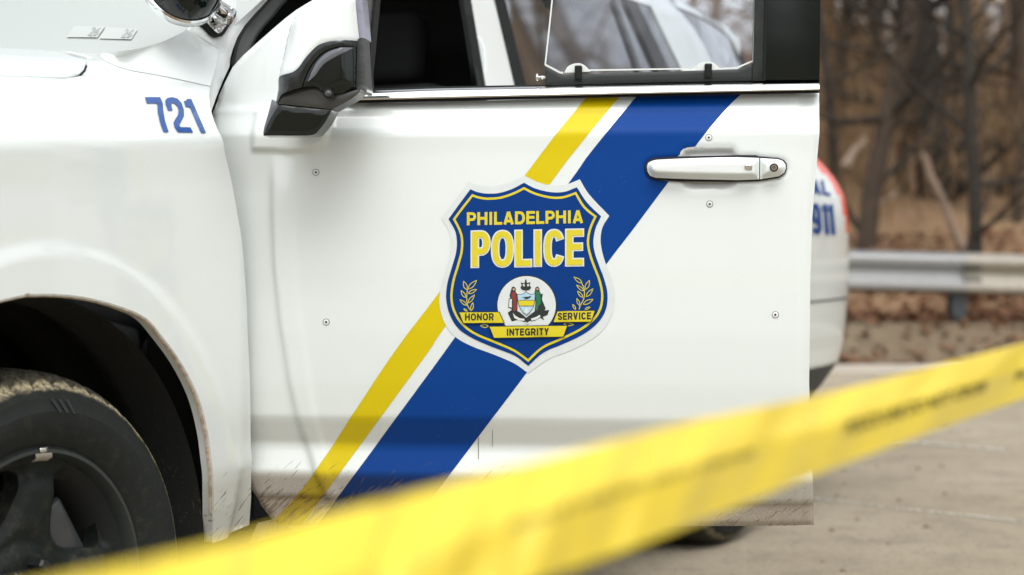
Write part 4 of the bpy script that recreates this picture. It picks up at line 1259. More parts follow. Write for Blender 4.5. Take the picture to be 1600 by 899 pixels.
yl = [(930, 134), (909.6, 160), (845.6, 240), (686.5, 456.7), (609, 560), (490, 740), (430, 812), (405, 850)]
yr = [(982, 134), (964, 156), (899, 235), (859, 288), (696, 510), (662, 560), (502, 779), (450, 850)]
bl = [(1010, 134), (991, 155), (921.6, 240), (886, 290), (710, 529), (687.6, 560), (528, 777), (474, 850)]
br = [(1172, 134), (1112, 196), (988, 360), (947.5, 413), (822.6, 583), (760, 666), (681, 771), (624, 850)]
yl, yr, bl, br = [conf_uw(cat(q, False, 5)) for q in (yl, yr, bl, br)]
hz = [(108, 370), (118, 335), (140, 312), (190, 290), (300, 281), (420, 275), (445, 255), (455, 225), (475, 203), (520, 188), (600, 178), (780, 174), (940, 173), (975, 186), (995, 215), (1012, 252), (1040, 260), (1180, 263), (1200, 273), (1390, 289), (1445, 308), (1472, 345), (1474, 400), (1455, 440), (1400, 480), (1200, 512), (1015, 525), (985, 555), (930, 580), (860, 595), (560, 597), (500, 578), (440, 525), (220, 503), (150, 478), (118, 430)]
handle_hole = conf_uw(z2(hz, 990, 200, 6.154))
dpoly_px = [(1281, 145), (1281, 210), (1279, 232), (1274, 290), (1270, 340), (1267, 430), (1265, 600), (1267, 700), (1273, 822), (1100, 823), (800, 824), (560, 824), (436, 822), (425, 816), (405, 790), (380, 745), (372, 690), (360, 560), (350, 400), (338, 280), (330, 200)]
dpoly = conf_uw(dpoly_px)+[(a, c) for a, _, c in conform([(331, 176), (341, 149), (351, 127), (362, 105), (378, 87), (400, 67), (425, 45), (445, 28), (462, 15), (500, -8)], 0.)]+[dpx(*p) for p in ((563, -12), (572, 141), (573, 160))]+conf_uw([(720, 158), (1000, 150)])
dpoly = [tuple(map(float, p)) for p in dpoly]
V2, T = tri_region([dpoly, handle_hole], .0062, .0046, [yl, yr, bl, br])
vv = hv(V2[:, 0], V2[:, 1]); ed = segdist(V2, dpoly); vv = vv-.006*(1-smooth(0, .009, ed)); eh = segdist(V2, handle_hole); vv = vv-.002*(1-smooth(0, .006, eh))
V3 = np.stack([V2[:, 0], -vv, V2[:, 1]], 1)
VV, FF = skin(V3, T, (0, .028, 0))
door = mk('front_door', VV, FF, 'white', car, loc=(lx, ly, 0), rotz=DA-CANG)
door['label'] = 'open front door with striped police emblem'
cen = V2[T].mean(1)
def below(line, C):     # C right of the line (in u) at its height
    c = np.array(sorted([(b, a) for a, b in line])); return C[:, 0]-np.interp(C[:, 1], c[:, 0], c[:, 1])
for nm, a, b, mt in (('yellow_stripe', yl, yr, 'yellow'), ('blue_stripe', bl, br, 'blue')):
    k = (below(a, cen) > 0) & (below(b, cen) < 0); t = T[k]
    used = np.unique(t); mp_ = -np.ones(len(V3), int); mp_[used] = np.arange(len(used)); v = V3[used].copy(); v[:, 1] -= .0005
    mk(nm, v, mp_[t], mt, door)
# inner lining of the door
ins = [p for p in dpoly]
V2, T = tri_region([[(max(a, -.02), b) for a, b in dpoly]], .08)
V3 = np.stack([V2[:, 0], np.full(len(V2), .05)-0*V2[:, 0], V2[:, 1]], 1)
VV, FF = skin(V3, T, (0, .04, 0), True); mk('door_card', VV, FF, 'interior', door, smooth=False)

# -- recess, handle
V2, T = tri_region([handle_hole], .0035); d = segdist(V2, handle_hole)
v = hv(V2[:, 0], V2[:, 1])-.002-.011*smooth(0, .014, d); mk('handle_recess', np.stack([V2[:, 0], -v, V2[:, 1]], 1), T, 'bowl', door)
def flat(name, pts_px, v, mat, th=.004, parent=None, rnd=None, dome=0., er=.004, step=.004, n=4, back=False):
    """plate with rounded edge, traced at its real distance v from the door plane"""
    P = pts_px if rnd is None else cat(pts_px, True, n, rnd)
    Q = [tuple(map(float, dpx(x, y, v))) for x, y in P]; V2, T = tri_region([Q], step)
    d = segdist(V2, Q); vv = v-th*.0+dome*smooth(0, 1, np.clip(d/er, 0, 1))-0
    V3 = np.stack([V2[:, 0], -vv, V2[:, 1]], 1); VV, FF = skin(V3, T, (0, th, 0), back)
    return mk(name, VV, FF, mat, parent or door, autosmooth=60)
gk = [(108, 370), (118, 335), (140, 312), (190, 290), (300, 281), (420, 275), (1012, 262), (1180, 263), (1200, 273), (1390, 289), (1445, 308), (1472, 345), (1474, 400), (1455, 440), (1400, 480), (1200, 512), (1015, 518), (440, 515), (220, 503), (150, 478), (118, 430)]
flat('handle_gasket', z2(gk, 990, 200, 6.154), .031, 'gap', .01)
hb = [(128, 370), (140, 338), (170, 320), (215, 308), (430, 296), (800, 284), (1000, 283), (1208, 290), (1208, 496), (1000, 503), (500, 492), (215, 480), (160, 462), (134, 420)]
flat('door_handle', z2(hb, 990, 200, 6.154), .038, 'handle_white', .012, dome=.017, er=.011, step=.003)
hk = [(1217, 291), (1390, 302), (1435, 318), (1460, 350), (1464, 390), (1448, 432), (1400, 465), (1217, 495)]
flat('key_cap', z2(hk, 990, 200, 6.154), .038, 'handle_white', .012, dome=.0145, er=.011, step=.003)
flat('handle_button', z2([(1066, 352), (1076, 346), (1136, 348), (1143, 356), (1141, 396), (1134, 404), (1078, 402), (1068, 394)], 990, 200, 6.154), .0565, 'brushed', .003, dome=.001, er=.001, step=.002)
def disc(name, cx, cy, rpx, v, mat, th=.002, seg=28, r2=0, dome=0):
    P = [(cx+rpx*math.cos(2*math.pi*i/seg), cy+rpx*math.sin(2*math.pi*i/seg)) for i in range(seg)]
    Q = [dpx(x, y, v) for x, y in P]
    if r2:
        Q2 = [dpx(cx+(x-cx)*r2/rpx, cy+(y-cy)*r2/rpx, v) for x, y in P]
        V = [(a, -v, b) for a, b in Q]+[(a, -v, b) for a, b in Q2]+[(a, -v+th, b) for a, b in Q]+[(a, -v+th, b) for a, b in Q2]
        Fc = []
        for i in range(seg):
            j = (i+1) % seg; Fc += [(i, j, seg+j, seg+i), (i, 2*seg+i, 2*seg+j, j), (seg+i, seg+j, 3*seg+j, 3*seg+i)]
    else:
        u0, w0 = dpx(cx, cy, v); V = [(a, -v, b) for a, b in Q]+[(a, -v+th, b) for a, b in Q]+[(u0, -v-dome, w0)]
        Fc = []
        for i in range(seg): j = (i+1) % seg; Fc += [(i, j, 2*seg), (i, seg+i, seg+j, j)]
    return mk(name, V, Fc, mat, door, smooth=False)
disc('key_lock', 1209.5, 262, 6.6, .0545, 'rubber', .003); disc('key_lock', 1209.5, 262, 4.6, .0552, 'disc', .002, r2=2.2); disc('key_lock', 1209.5, 262, 1.6, .0556, 'chrome', .001)
# rivets with their washers
for (x, y) in ((493.5, 269.5), (509.5, 503.5), (1107.5, 215), (1109, 319), (1211.5, 492)):
    u, w_ = dpx(x, y, .034); v = float(hv(np.array([u]), np.array([w_]))[0])
    disc('washer', x, y, 5.3, v+.0008, 'gap', .001, r2=4.5)
    disc('rivet', x, y, 4.5, v+.0010, 'bowl', .001, dome=.0006); disc('rivet_core', x, y, 1.7, v+.0022, 'rubber', .001)

# -- belt trim
def bar(name, top, bot, v0, v1, mat, th=.015, bulge=.004):
    """long moulding: top and bottom edges traced, rounded face"""
    V = []; Fc = []; K = 7; n = 40
    tx = np.array(top, float); bx = np.array(bot, float)
    for i in range(n+1):
        k = i/n
        X1 = tx[0, 0]+(tx[-1, 0]-tx[0, 0])*k; Y1 = np.interp(X1, tx[:, 0], tx[:, 1]); X2 = bx[0, 0]+(bx[-1, 0]-bx[0, 0])*k; Y2 = np.interp(X2, bx[:, 0], bx[:, 1])
        for j in range(K):
            c = j/(K-1); v = v0+(v1-v0)*c+bulge*(1-(2*c-1)**4)
            u, w_ = dpx(X1+(X2-X1)*c, Y1+(Y2-Y1)*c, v); V.append((u, -v, w_))
        u, w_ = dpx(X1, Y1, v0); V.append((u, -v0+th, w_)); u, w_ = dpx(X2, Y2, v1); V.append((u, -v1+th, w_))
    S = K+2
    for i in range(n):
        a = i*S
        for j in range(K-1): Fc.append((a+j, a+j+1, a+S+j+1, a+S+j))
        Fc.append((a+K, a, a+S, a+S+K)); Fc.append((a+K-1, a+K+1, a+S+K+1, a+S+K-1))
    for a in (0, n*S): Fc.append(tuple(a+j for j in range(K))+(a+K+1, a+K))
    return mk(name, V, Fc, mat, door, autosmooth=45)
bar('belt_trim', [(562, 143), (680, 138.5), (1080, 131), (1280, 128)], [(548, 157), (680, 154), (1080, 145), (1280, 141)], .004, .014, 'chrome')
bar('belt_seal', [(560, 139.5), (680, 135.5), (1080, 128.5), (1281, 125.5)], [(560, 144), (680, 139.5), (1080, 132), (1281, 129)], -.004, .002, 'rubber', bulge=.001)
bar('belt_gap', [(545, 157.2), (680, 154.2), (1080, 145.4), (1281, 141)], [(536, 161), (680, 157.5), (1080, 148.6), (1281, 144.6)], -.002, .001, 'gap', bulge=.0)
# -- window frame
flat('window_frame', [(561, -14), (585, -14), (569.5, 141), (565, 146), (559, 148)], .010, 'trim', .05, dome=.003, er=.003)
flat('window_frame', [(584.5, -14), (588.5, -14), (573.5, 141), (570, 141)], .013, 'rubber', .05, dome=.001, er=.001)
ftop = [(505, -14), (560, -70), (660, -150), (760, -195), (880, -222), (1240, -230), (1262, -222), (1284, -190), (1284, -170), (1200, -190), (1180, -196), (885, -190), (775, -165), (690, -122), (605, -50), (585, -14)]
flat('window_frame', ftop, .0, 'satin_black', .05, step=.012)
flat('window_frame', [(1184, -190), (1199, -190), (1194, 126), (1176, 127)], .004, 'satin_black', .05, dome=.002, er=.003, step=.01)
flat('window_frame', [(1199.5, -190), (1204, -190), (1196, 126), (1193, 126)], .008, 'rubber', .04, step=.01)
flat('pillar_cover', [(1203.5, -190), (1284, -190), (1280.5, 125), (1196.5, 125.5)], .008, 'gloss_black', .03, step=.02)
# -- glass pane with carrier bar
gp = [(851.5, 101), (874, 112), (880, 112), (888, 104), (900, 100.5), (912, 102), (922, 109), (1085, 106.5), (1092, 99), (1105, 97), (1117, 99), (1126, 107), (1152, 105), (1177, 95), (1184, -188), (868, -188), (863, 0)]
Q = [tuple(map(float, dpx(x, y, -.006))) for x, y in gp]; V2, T = tri_region([Q], .04); V3 = np.stack([V2[:, 0], np.full(len(V2), .006), V2[:, 1]], 1)
glass = mk('window_glass', V3, T, 'pane', door, smooth=False)
def strip(name, pts, wpx, off_or_v, mat, conf=True, n=5, smoothc=True, closed=False, parent=None):
    P = np.array(cat(pts, closed, n) if smoothc else dens(pts, 12, closed)); 
    if closed: P = np.vstack([P, P[:1]])
    d = np.gradient(P, axis=0)
    if closed: d[0] = d[-1] = P[1]-P[-2]
    L = np.hypot(*d.T)[:, None]+1e-9; nn = np.stack([-d[:, 1], d[:, 0]], 1)/L
    A = (P+nn*wpx/2).tolist(); B = (P-nn*wpx/2).tolist()
    if conf: A3, B3 = conform(A, off_or_v), conform(B, off_or_v)
    else: A3, B3 = [[(u, -off_or_v, w_) for u, w_ in (dpx(x, y, off_or_v) for x, y in q)] for q in (A, B)]
    V = []; Fc = []
    for a, b in zip(A3, B3): V += [a, b]
    for i in range(len(P)-1): a = i*2; Fc.append((a, a+2, a+3, a+1))
    return mk(name, V, Fc, mat, parent or door, smooth=False)
strip('glass_edge', [(863.5, -20), (862.8, 0), (857, 55), (852, 101)], 2.4, -.004, 'edge_white', False, smoothc=False)
strip('glass_edge', [(851.5, 101), (875, 113.5), (880, 114)], 3.0, -.003, 'edge_white', False, smoothc=False)
strip('glass_edge', [(915, 110), (1083, 107.5)], 2.4, -.003, 'edge_white', False, smoothc=False)
strip('glass_edge', [(1124, 107.8), (1152, 106), (1177, 95), (1178, 60), (1181, -20)], 2.6, -.003, 'edge_white', False, smoothc=False)
flat('glass_carrier', [(851, 103), (874, 115), (880, 117), (1152, 108.5), (1177, 98.5), (1176.5, 126), (1000, 129.5), (852, 133.5)], .0, 'grey_plastic', .014, dome=.002, er=.002)
for x, y in ((903.5, 113), (1106.5, 110)):
    P = [(x-22, y+1), (x-17, y-8), (x-8, y-13), (x+3, y-14), (x+12, y-9), (x+19, y-1)]
    flat('clip_tab', cat(P, True, 3, (0, 5)), -.001, 'edge_white', .003)
    flat('glass_clip', [(x-5.5, y-9), (x-4, y-10.5), (x+4.5, y-10.5), (x+6, y-9), (x+5.5, y+11), (x+4, y+13), (x-4, y+13), (x-5.5, y+11)], .006, 'rubber', .008, dome=.002, er=.002, step=.002)
V, Fc = [], []
u0, w0 = dpx(842, 121.5, .0); tube(V, Fc, [(u0-.001, 0, w0), (u0+.012, 0, w0)], .0035, 12); tube(V, Fc, [(u0-.005, 0, w0), (u0-.001, 0, w0)], .0075, 12); mk('guide_bolt', V, Fc, 'brushed', door)

# -- stripe-area shield emblem
Z7 = lambda pts: z2(pts, 660, 260, 2.644)
sh_w = [(192, 62), (215, 74), (250, 82), (300, 82), (360, 67), (420, 38), (478, 66), (535, 79), (592, 76), (650, 54), (690, 118), (772, 205), (745, 250), (736, 300), (742, 350), (760, 410), (785, 470), (795, 530), (787, 600), (752, 668), (690, 722), (600, 766), (520, 797), (437, 855), (380, 815), (300, 780), (200, 742), (132, 702), (93, 650), (72, 585), (72, 525), (86, 465), (107, 395), (118, 330), (110, 270), (78, 214), (130, 145)]
sh_b = [(198, 95), (225, 106), (265, 113), (320, 110), (375, 92), (420, 68), (467, 92), (530, 107), (585, 106), (638, 87), (680, 150), (738, 207), (716, 255), (706, 310), (713, 360), (732, 415), (752, 470), (765, 530), (757, 595), (722, 650), (660, 697), (580, 735), (500, 770), (437, 825), (380, 782), (290, 747), (210, 712), (150, 672), (114, 615), (98, 548), (104, 480), (124, 410), (141, 345), (138, 275), (108, 218), (150, 160)]
sh_y = [(207, 120), (232, 129), (268, 134), (322, 130), (375, 113), (420, 91), (465, 113), (530, 129), (582, 128), (633, 111), (668, 168), (715, 208), (693, 258), (684, 312), (692, 362), (710, 415), (731, 470), (743, 530), (735, 588), (705, 635), (648, 677), (570, 715), (495, 750), (437, 803), (380, 762), (300, 727), (218, 692), (165, 652), (133, 602), (120, 546), (127, 478), (147, 410), (163, 345), (160, 280), (131, 219), (166, 172)]
def decal(name, pts_px, off, mat, parent=None, step=.012):
    Q = [(u, w_) for u, _, w_ in conform(pts_px, off)]; V2, T = tri_region([Q], step)
    v = hv(V2[:, 0], V2[:, 1])+off; return mk(name, np.stack([V2[:, 0], -v, V2[:, 1]], 1), T, mat, parent or door)
def corner_idx(pts, ks): return tuple(ks)
decal('emblem_border', cat(Z7(sh_w), True, 4, (0, 5, 9, 11, 23, 35)), .0009, 'dec_white')
decal('emblem_shield', cat(Z7(sh_b), True, 4, (0, 5, 9, 11, 23, 34)), .0016, 'dec_blue')
# yellow keyline, drawn as segments between corners so that tips stay sharp
def keyline():
    P = Z7(sh_y); cs = [0, 5, 9, 11, 23, 34, 36]
    P2 = P+[P[0]]; outp = []
    for a, b in zip(cs[:-1], cs[1:]): outp += cat(P2[a:b+1], False, 4)[:-1]
    A = np.array(outp); n = len(A); dn = np.roll(A, -1, 0)-A; dn /= np.hypot(*dn.T)[:, None]; dp_ = np.roll(dn, 1, 0)
    n1 = np.stack([-dn[:, 1], dn[:, 0]], 1); n0 = np.stack([-dp_[:, 1], dp_[:, 0]], 1); m = n1+n0; m /= (np.hypot(*m.T)[:, None]+1e-9)
    c = np.clip((m*n1).sum(1), .45, 1)[:, None]; o1 = A+m*1.75/c; o2 = A-m*1.75/c
    a3, b3 = conform(o1.tolist(), .002), conform(o2.tolist(), .002); V = a3+b3
    mk('emblem_keyline', V, [(i, (i+1) % n, n+(i+1) % n, n+i) for i in range(n)], 'dec_yellow', door, smooth=False)
keyline()
def word(name, txt, quad, mat, off, bold=.0, ref_bold=None, space=1.0):
    g, fs = glyphs(txt, bold, space); ref = g if ref_bold is None else glyphs(txt, ref_bold, space)[0]
    px = quadmap(unitbox(g, ref), quad); return mk(name, conform(px.tolist(), off), fs, mat, door, smooth=False)
def word2(name, txt, x0, x1, yb0, yb1, H, t, gap, mat, off, g=0.):
    V_, T_ = union_tri(text_items(txt, x1-x0, H, t, gap, g)); px = [(x0+a, yb0+(yb1-yb0)*a/(x1-x0)-b) for a, b in V_.tolist()]
    return mk(name, conform(px, off), T_.tolist(), mat, door, smooth=False)
word2('lettering', 'PHILADELPHIA', 729.5, 911, 352.3, 348.8, 20.2, 4.3, 1.9, 'dec_yellow', .0021)
word2('lettering_outline', 'POLICE', 737.5, 910.5, 417, 414, 54.5, 9.0, 4.6, 'dec_white', .0020, 2.2); word2('lettering', 'POLICE', 737.5, 910.5, 417, 414, 54.5, 9.0, 4.6, 'dec_yellow', .0026)
# seal
Z5 = lambda pts: z2(pts, 760, 410, 6.914)
def arc(cx, cy, r, a0=0, a1=360, n=48): return [(cx+r*math.cos(R(a0+(a1-a0)*i/n)), cy+r*math.sin(R(a0+(a1-a0)*i/n))) for i in range(n+(0 if a1-a0 == 360 else 1))]
decal('seal_ring', Z5(arc(435, 465, 326)), .0022, 'dec_dark'); decal('seal_disc', Z5(arc(435, 465, 315)), .0026, 'dec_white')
D5 = lambda nm, pts, mat, off: decal(nm, Z5(pts), off, mat, None, .02)
D5('seal_scroll', [(230, 545), (290, 505), (360, 540), (430, 600), (500, 545), (570, 500), (640, 520), (680, 515), (660, 570), (610, 590), (625, 628), (580, 600), (520, 635), (480, 640), (440, 675), (395, 640), (330, 625), (275, 640), (255, 600)], 'dec_dark', .0030)
D5('seal_scroll_ribbon', [(285, 545), (310, 575), (360, 605), (410, 610), (412, 632), (350, 630), (300, 600)], 'dec_white', .0034)
D5('seal_scroll_ribbon', [(480, 610), (540, 590), (575, 568), (585, 590), (540, 620), (490, 632)], 'dec_white', .0034)
D5('seal_scroll_ribbon', [(415, 640), (440, 655), (480, 630), (475, 655), (440, 670), (412, 655)], 'dec_white', .0034)
D5('seal_figure', [(275, 270), (300, 262), (318, 285), (315, 320), (338, 350), (335, 520), (320, 548), (275, 540), (270, 505), (262, 400), (250, 360), (262, 318)], 'dec_dark', .0032)
D5('seal_dress', [(285, 318), (312, 325), (325, 370), (330, 500), (315, 530), (288, 525), (290, 420), (270, 385), (270, 335)], 'dec_red', .0036)
D5('seal_face', arc(296, 292, 14, n=14), 'dec_skin', .0036)
D5('seal_paper', [(243, 392), (280, 388), (283, 470), (275, 505), (235, 490)], 'dec_dark', .0033); D5('seal_paper', [(250, 400), (274, 398), (276, 490), (243, 483)], 'dec_white', .0037)
D5('seal_figure', [(530, 275), (552, 260), (572, 280), (575, 318), (590, 345), (610, 335), (600, 400), (640, 500), (600, 560), (520, 545), (530, 430), (520, 340)], 'dec_dark', .0032)
D5('seal_dress', [(535, 310), (570, 322), (585, 370), (590, 450), (560, 470), (555, 515), (530, 520), (540, 410), (527, 360)], 'dec_green', .0036)
D5('seal_face', arc(551, 290, 13, n=14), 'dec_skin', .0036)
D5('seal_crest', [(425, 182), (435, 200), (438, 225), (475, 215), (468, 250), (485, 275), (465, 300), (430, 308), (385, 298), (368, 275), (382, 250), (370, 218), (412, 228), (416, 200)], 'dec_dark', .0032)
D5('seal_crest_scale', [(392, 235), (415, 238), (412, 262), (396, 258)], 'dec_white', .0036); D5('seal_crest_scale', [(440, 238), (462, 235), (458, 258), (442, 262)], 'dec_white', .0036)
es = [(330, 345), (375, 345), (405, 335), (428, 312), (452, 335), (485, 345), (528, 338), (525, 420), (508, 490), (470, 545), (435, 580), (400, 550), (360, 495), (340, 430)]
D5('seal_escutcheon', es, 'dec_dark', .0036)
ec = np.array((432, 440)); D5('seal_escutcheon', [tuple(ec+(np.array(p)-ec)*.94) for p in es], 'dec_sky', .0040)
D5('seal_band', [(343, 412), (522, 410), (508, 470), (358, 474)], 'dec_yellow', .0044)
for yy in (411, 472): strip('seal_band_line', Z5([(345, yy), (518, yy-1)]), .6, .0046, 'dec_dark', smoothc=False)
D5('seal_ship', [(405, 545), (415, 515), (430, 480), (446, 515), (460, 540), (440, 550)], 'dec_white', .0044)
D5('seal_plough', [(372, 380), (420, 374), (455, 372), (488, 360), (470, 385), (440, 400), (405, 398), (420, 386)], 'dec_dark', .0044)
# ribbons
def rib(pts):
    P = Z7(pts); c = np.array(P).mean(0)
    decal('ribbon_edge', P, .0048, 'dec_dark', None, .02)
    a = np.array(P); n = len(a); inn = []
    for i in range(n):
        p0, p1, p2 = a[i-1], a[i], a[(i+1) % n]; d0 = (p1-p0)/np.linalg.norm(p1-p0); d1 = (p2-p1)/np.linalg.norm(p2-p1)
        n0 = np.array((-d0[1], d0[0])); n1 = np.array((-d1[1], d1[0])); m = (n0+n1)/np.linalg.norm(n0+n1); inn.append(tuple(p1+m*1.25/max(.5, m@n1)))
    decal('ribbon', inn, .0052, 'dec_yellow', None, .02)
rib([(148, 601), (318, 600), (341, 650), (168, 651)]); rib([(537, 647), (556, 597), (716, 594), (699, 645)]); rib([(273, 660), (602, 656), (584, 707), (294, 712)])
word2('lettering', 'HONOR', 726.5, 771.5, 501.2, 500.6, 11, 2.3, 1.3, 'dec_dark', .0056)
word2('lettering', 'SERVICE', 871.5, 923.5, 500.2, 499.2, 11, 2.3, 1.2, 'dec_dark', .0056)
word2('lettering', 'INTEGRITY', 791.5, 857.5, 524.8, 523.8, 11, 2.3, 1.2, 'dec_dark', .0056)
# laurels
def leaf(p, q, wdt):
    p = np.array(p, float); q = np.array(q, float); d = q-p; n = np.array((-d[1], d[0])); n /= np.linalg.norm(n)
    pts = [p, p+d*.3+n*wdt*.85, p+d*.6+n*wdt*.8, q, p+d*.6-n*wdt*.8, p+d*.3-n*wdt*.85]
    return cat([tuple(a) for a in pts], True, 3, (0, 3))
def laurel(stem, leaves, oxy):
    zz = lambda pts: z2(pts, oxy[0], oxy[1], 8.17)
    strip('laurel_stem', zz(stem), 1.3, .0021, 'dec_yellow', n=3)
    for p, q, wd in leaves: strip('laurel_leaf', zz(leaf(p, q, wd)), 1.15, .0021, 'dec_yellow', smoothc=False, closed=True)
laurel([(300, 540), (262, 495), (242, 430), (240, 340), (250, 265)], [((240, 270), (198, 158), 24), ((255, 262), (368, 148), 26), ((225, 370), (165, 278), 20), ((258, 318), (366, 265), 20), ((238, 470), (150, 395), 18), ((255, 440), (340, 333), 20), ((298, 535), (318, 432), 18), ((245, 545), (200, 512), 10), ((515, 735), (412, 730), 20)], (700, 420))
laurel([(285, 520), (300, 470), (345, 380), (352, 270), (320, 190)], [((322, 185), (218, 106), 22), ((365, 268), (418, 148), 24), ((345, 285), (250, 208), 18), ((375, 360), (462, 255), 22), ((330, 370), (265, 285), 18), ((335, 455), (466, 390), 24), ((290, 470), (256, 378), 16), ((240, 522), (202, 455), 14), ((360, 520), (425, 490), 12), ((90, 705), (216, 716), 20)], (870, 420))
# fine crease lines in the vinyl
strip('drip', [(747.5, 684), (747.5, 718)], 1.0, .0012, 'grime', smoothc=False); strip('drip', [(769.5, 672), (769.5, 698)], .7, .0012, 'grime', smoothc=False)

# -- mirror: one swollen body cut into its shells
mv0, mdep = .15, .10
mir = [(427, 121), (428, 108), (434, 85), (439, 60), (445, 38), (452, 24), (462, 13), (480, 3), (500, -6), (540, -12), (556, -12), (563, 60), (565, 130), (560, 146), (545, 157), (519, 171), (507, 192), (494, 208), (480, 212), (412, 212), (412, 203), (418, 178), (424, 155), (427, 139)]
mirQ = [dpx(x, y, mv0+.05) for x, y in cat(mir, True, 3, (0, 10, 13, 15, 19, 22, 23))]
def mpiece(name, pts, mat, corners=(), lift=0., n=3, er=.085, own=False):
    P = cat(pts, True, n, corners) if corners is not None else pts
    Q = [tuple(map(float, dpx(x, y, mv0+.05))) for x, y in P]; V2, T = tri_region([Q], .0045)
    d = segdist(V2, mirQ); d[~inside(V2, mirQ)] = 0; t = np.clip(d/er, 0, 1); h = np.sqrt(1-(1-t)**2)
    dq = segdist(V2, Q)
    if own: h = np.full(len(V2), .74)
    v = mv0+mdep*h*.7+lift-.0018*(1-smooth(0, .004, dq))
    V3 = np.stack([V2[:, 0], -v, V2[:, 1]], 1); VV, FF = skin(V3, T, (0, .06, 0)); return mk(name, VV, FF, mat, door, autosmooth=70)
cap_ = [(427, 121), (428, 108), (434, 85), (439, 60), (445, 38), (452, 24), (462, 13), (480, 3), (500, -6), (540, -12), (551, -12), (553, 15), (558, 63), (535, 65), (512, 68), (496, 76), (480, 93), (470, 107), (459, 115), (443, 118)]
mpiece('mirror_cap', cap_, 'white_clean', (0, 9, 10, 12, 19), .002)
mpiece('mirror_shell', [(427, 121), (443, 118), (459, 115), (470, 107), (480, 93), (496, 76), (512, 68), (535, 65), (558, 63), (558, 73), (535, 74), (514, 80), (498, 92), (484, 112), (474, 138), (455, 144), (440, 150), (433, 162), (424, 155), (427, 139)], 'gloss_soft', (0, 8, 9, 14, 18, 19), -.001, er=.035)
mpiece('mirror_inset', [(558, 73), (535, 74), (514, 80), (498, 92), (484, 112), (474, 138), (490, 136), (500, 138), (510, 146), (535, 146), (555, 141), (557, 110)], 'gloss_black', (0, 5, 10), -.004, er=.035)
mpiece('mirror_highlight', [(553, 75), (535, 77), (515, 84), (500, 97), (491, 113), (484, 130), (497, 118), (508, 103), (525, 92), (540, 84)], 'mirror_grey', (0, 5), -.0005, er=.035)  # highlight on the inset, put in as a light grey piece
mpiece('mirror_foot', [(433, 162), (440, 150), (455, 144), (474, 138), (490, 136), (500, 138), (510, 147), (535, 146), (556, 141), (563, 140), (560, 146), (545, 157), (519, 171), (480, 167)], 'foot_top', (0, 9, 12), -.001, own=True)
mpiece('mirror_foot', [(436, 164), (480, 169), (518, 172), (507, 192), (494, 208), (480, 212), (412, 212), (416, 200), (425, 180)], 'gloss_black', (0, 2, 4, 6), -.003, own=True)
mpiece('mirror_foot', [(424, 155), (433, 162), (435, 165), (424, 181), (415, 200), (411, 212), (411, 203), (418, 178)], 'mirror_grey', (0, 2, 5), -.004, own=True)
mpiece('mirror_housing_edge', [(557, 60), (562, 55), (565, 130), (562, 142), (556, 142)], 'satin_black', (0, 1, 4), -.001, er=.035)
mpiece('mirror_glass', [(551, -12), (557, -12), (563, 55), (558, 57)], 'lavender', (0, 1, 2, 3), .003)
disc('puddle_lamp', 513, 146, 8.5, mv0+.071, 'rubber', .006); disc('puddle_lamp', 513, 146, 5.0, mv0+.074, 'trim', .003, dome=.003); disc('puddle_lamp', 513, 146, 2.4, mv0+.078, 'mid_gloss', .002, dome=.001)
# arm that carries the mirror on the door
Q = [tuple(map(float, dpx(x, y, .08))) for x, y in ((456, 150), (500, 150), (495, 190), (478, 200), (456, 200))]
V2, T = tri_region([Q], .01); V3 = np.stack([V2[:, 0], np.full(len(V2), -.13), V2[:, 1]], 1); VV, FF = skin(V3, T, (0, .13, 0)); mk('mirror_arm', VV, FF, 'satin_black', door)

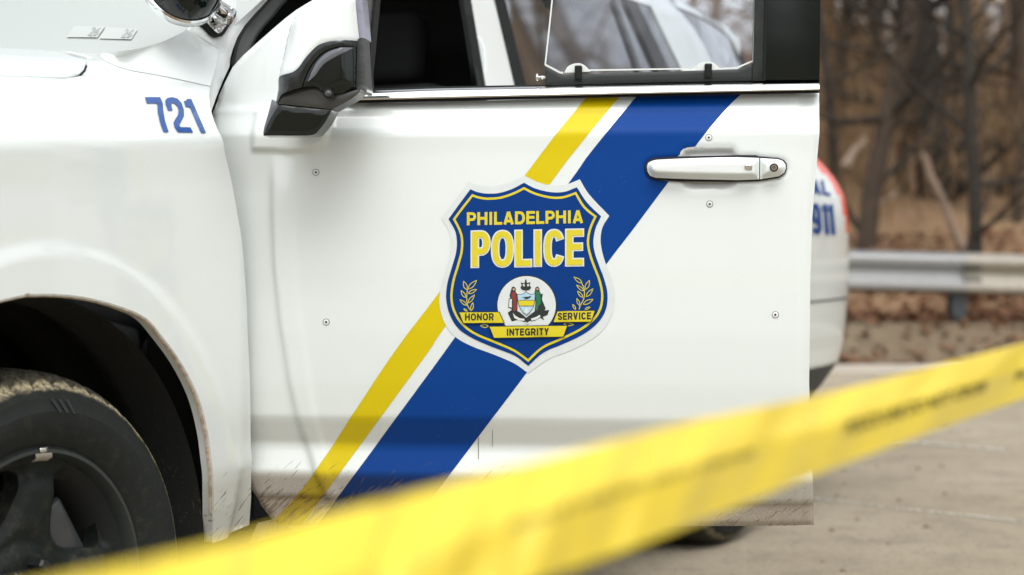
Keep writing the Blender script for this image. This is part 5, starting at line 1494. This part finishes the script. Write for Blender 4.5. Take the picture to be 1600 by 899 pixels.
# ================================================================== BARRIER TAPE
TX = [-260, 0, 300, 500, 680, 891, 1060, 1272, 1403, 1600, 1900, 2700]
TT = [985, 925, 858, 804, 757, 703, 655, 619, 582, 531, 452, 245]      # upper edge
TFd = [1120, 1056, 974, 917, 858, 776, 731, 671, 633, 576, 492, 262]    # fold
TB = [1230, 1180, 1090, 1025, 965, 897, 838, 748, 700, 628, 528, 282]  # lower edge
def tz(x): return 1/np.interp(x, [-260, 0, 400, 891, 1060, 1272, 1600, 1900, 2700], [1/.56, 1/.62, 1/.75, 1/.96, 1/1.07, 1/1.27, 1/1.66, 1/2.2, 1/4.6])
def upx(x, y, d): return np.array(((x-800)/F*d, d, CH+(HY-y)/F*d))
xs_ = np.linspace(-260, 2700, 190)
sm = lambda a: gs(np.interp(xs_, TX, a), 6)
tt, tf, tb = sm(TT), sm(TFd), sm(TB)
V = []; Fc = []; rowsU, rowsL = 6, 9
root_t = upx(800, 800, 1.1)
def tape_pt(i, c):
    """c in 0..1 top edge -> fold, 1..2 fold -> lower edge"""
    i0 = int(min(max(math.floor(i), 0), len(xs_)-2)); k = i-i0
    x = xs_[i0]*(1-k)+xs_[i0+1]*k; a, f, b = [q[i0]*(1-k)+q[i0+1]*k for q in (tt, tf, tb)]; z = float(tz(x))
    if c <= 1: e = 1-c; y = f+(a-f)*e; d = z*1.0+.048*e+.004*math.sin(x*.02)*e
    else: e = c-1; y = f+(b-f)*e; d = z-.016*e
    d += .003*math.sin(x*.031+c*2)+.0016*math.sin(x*.083+1+c)
    return upx(x+18*(1-c), y, d)-root_t
nr = rowsU+rowsL+1
for i in range(len(xs_)):
    for j in range(nr): V.append(tuple(tape_pt(i, j/rowsU if j <= rowsU else 1+(j-rowsU)/rowsL)))
for i in range(len(xs_)-1):
    for j in range(nr-1): a = i*nr+j; Fc.append((a, a+nr, a+nr+1, a+1))
tape = mk('barrier_tape', V, Fc, 'tape', loc=tuple(root_t)); tag(tape, 'yellow police barrier tape stretched across in front of the car', 'barrier tape')
def tape_text(txt, x0, x1, c0, c1):
    g, fs = glyphs(txt, .015); U = unitbox(g); v = []
    for a, b in U:
        x = x0+(x1-x0)*a; i = (x-xs_[0])/(xs_[1]-xs_[0]); p = tape_pt(i, c1+(c0-c1)*b)
        dirv = p+root_t-np.array((0, 0, CH)); p = p-np.array((0, .0015, -.0006)); v.append(tuple(p))
    mk('lettering', v, fs, 'tape_ink', tape, smooth=False)
tape_text('POLICE LINE DO NOT CROSS', 1325, 1545, 1.04, 1.36)
tape_text('POLICE LINE DO NOT CROSS', 800, 1180, 1.06, 1.17)
tape_text('POLICE LINE', 1590, 1690, 1.04, 1.36)
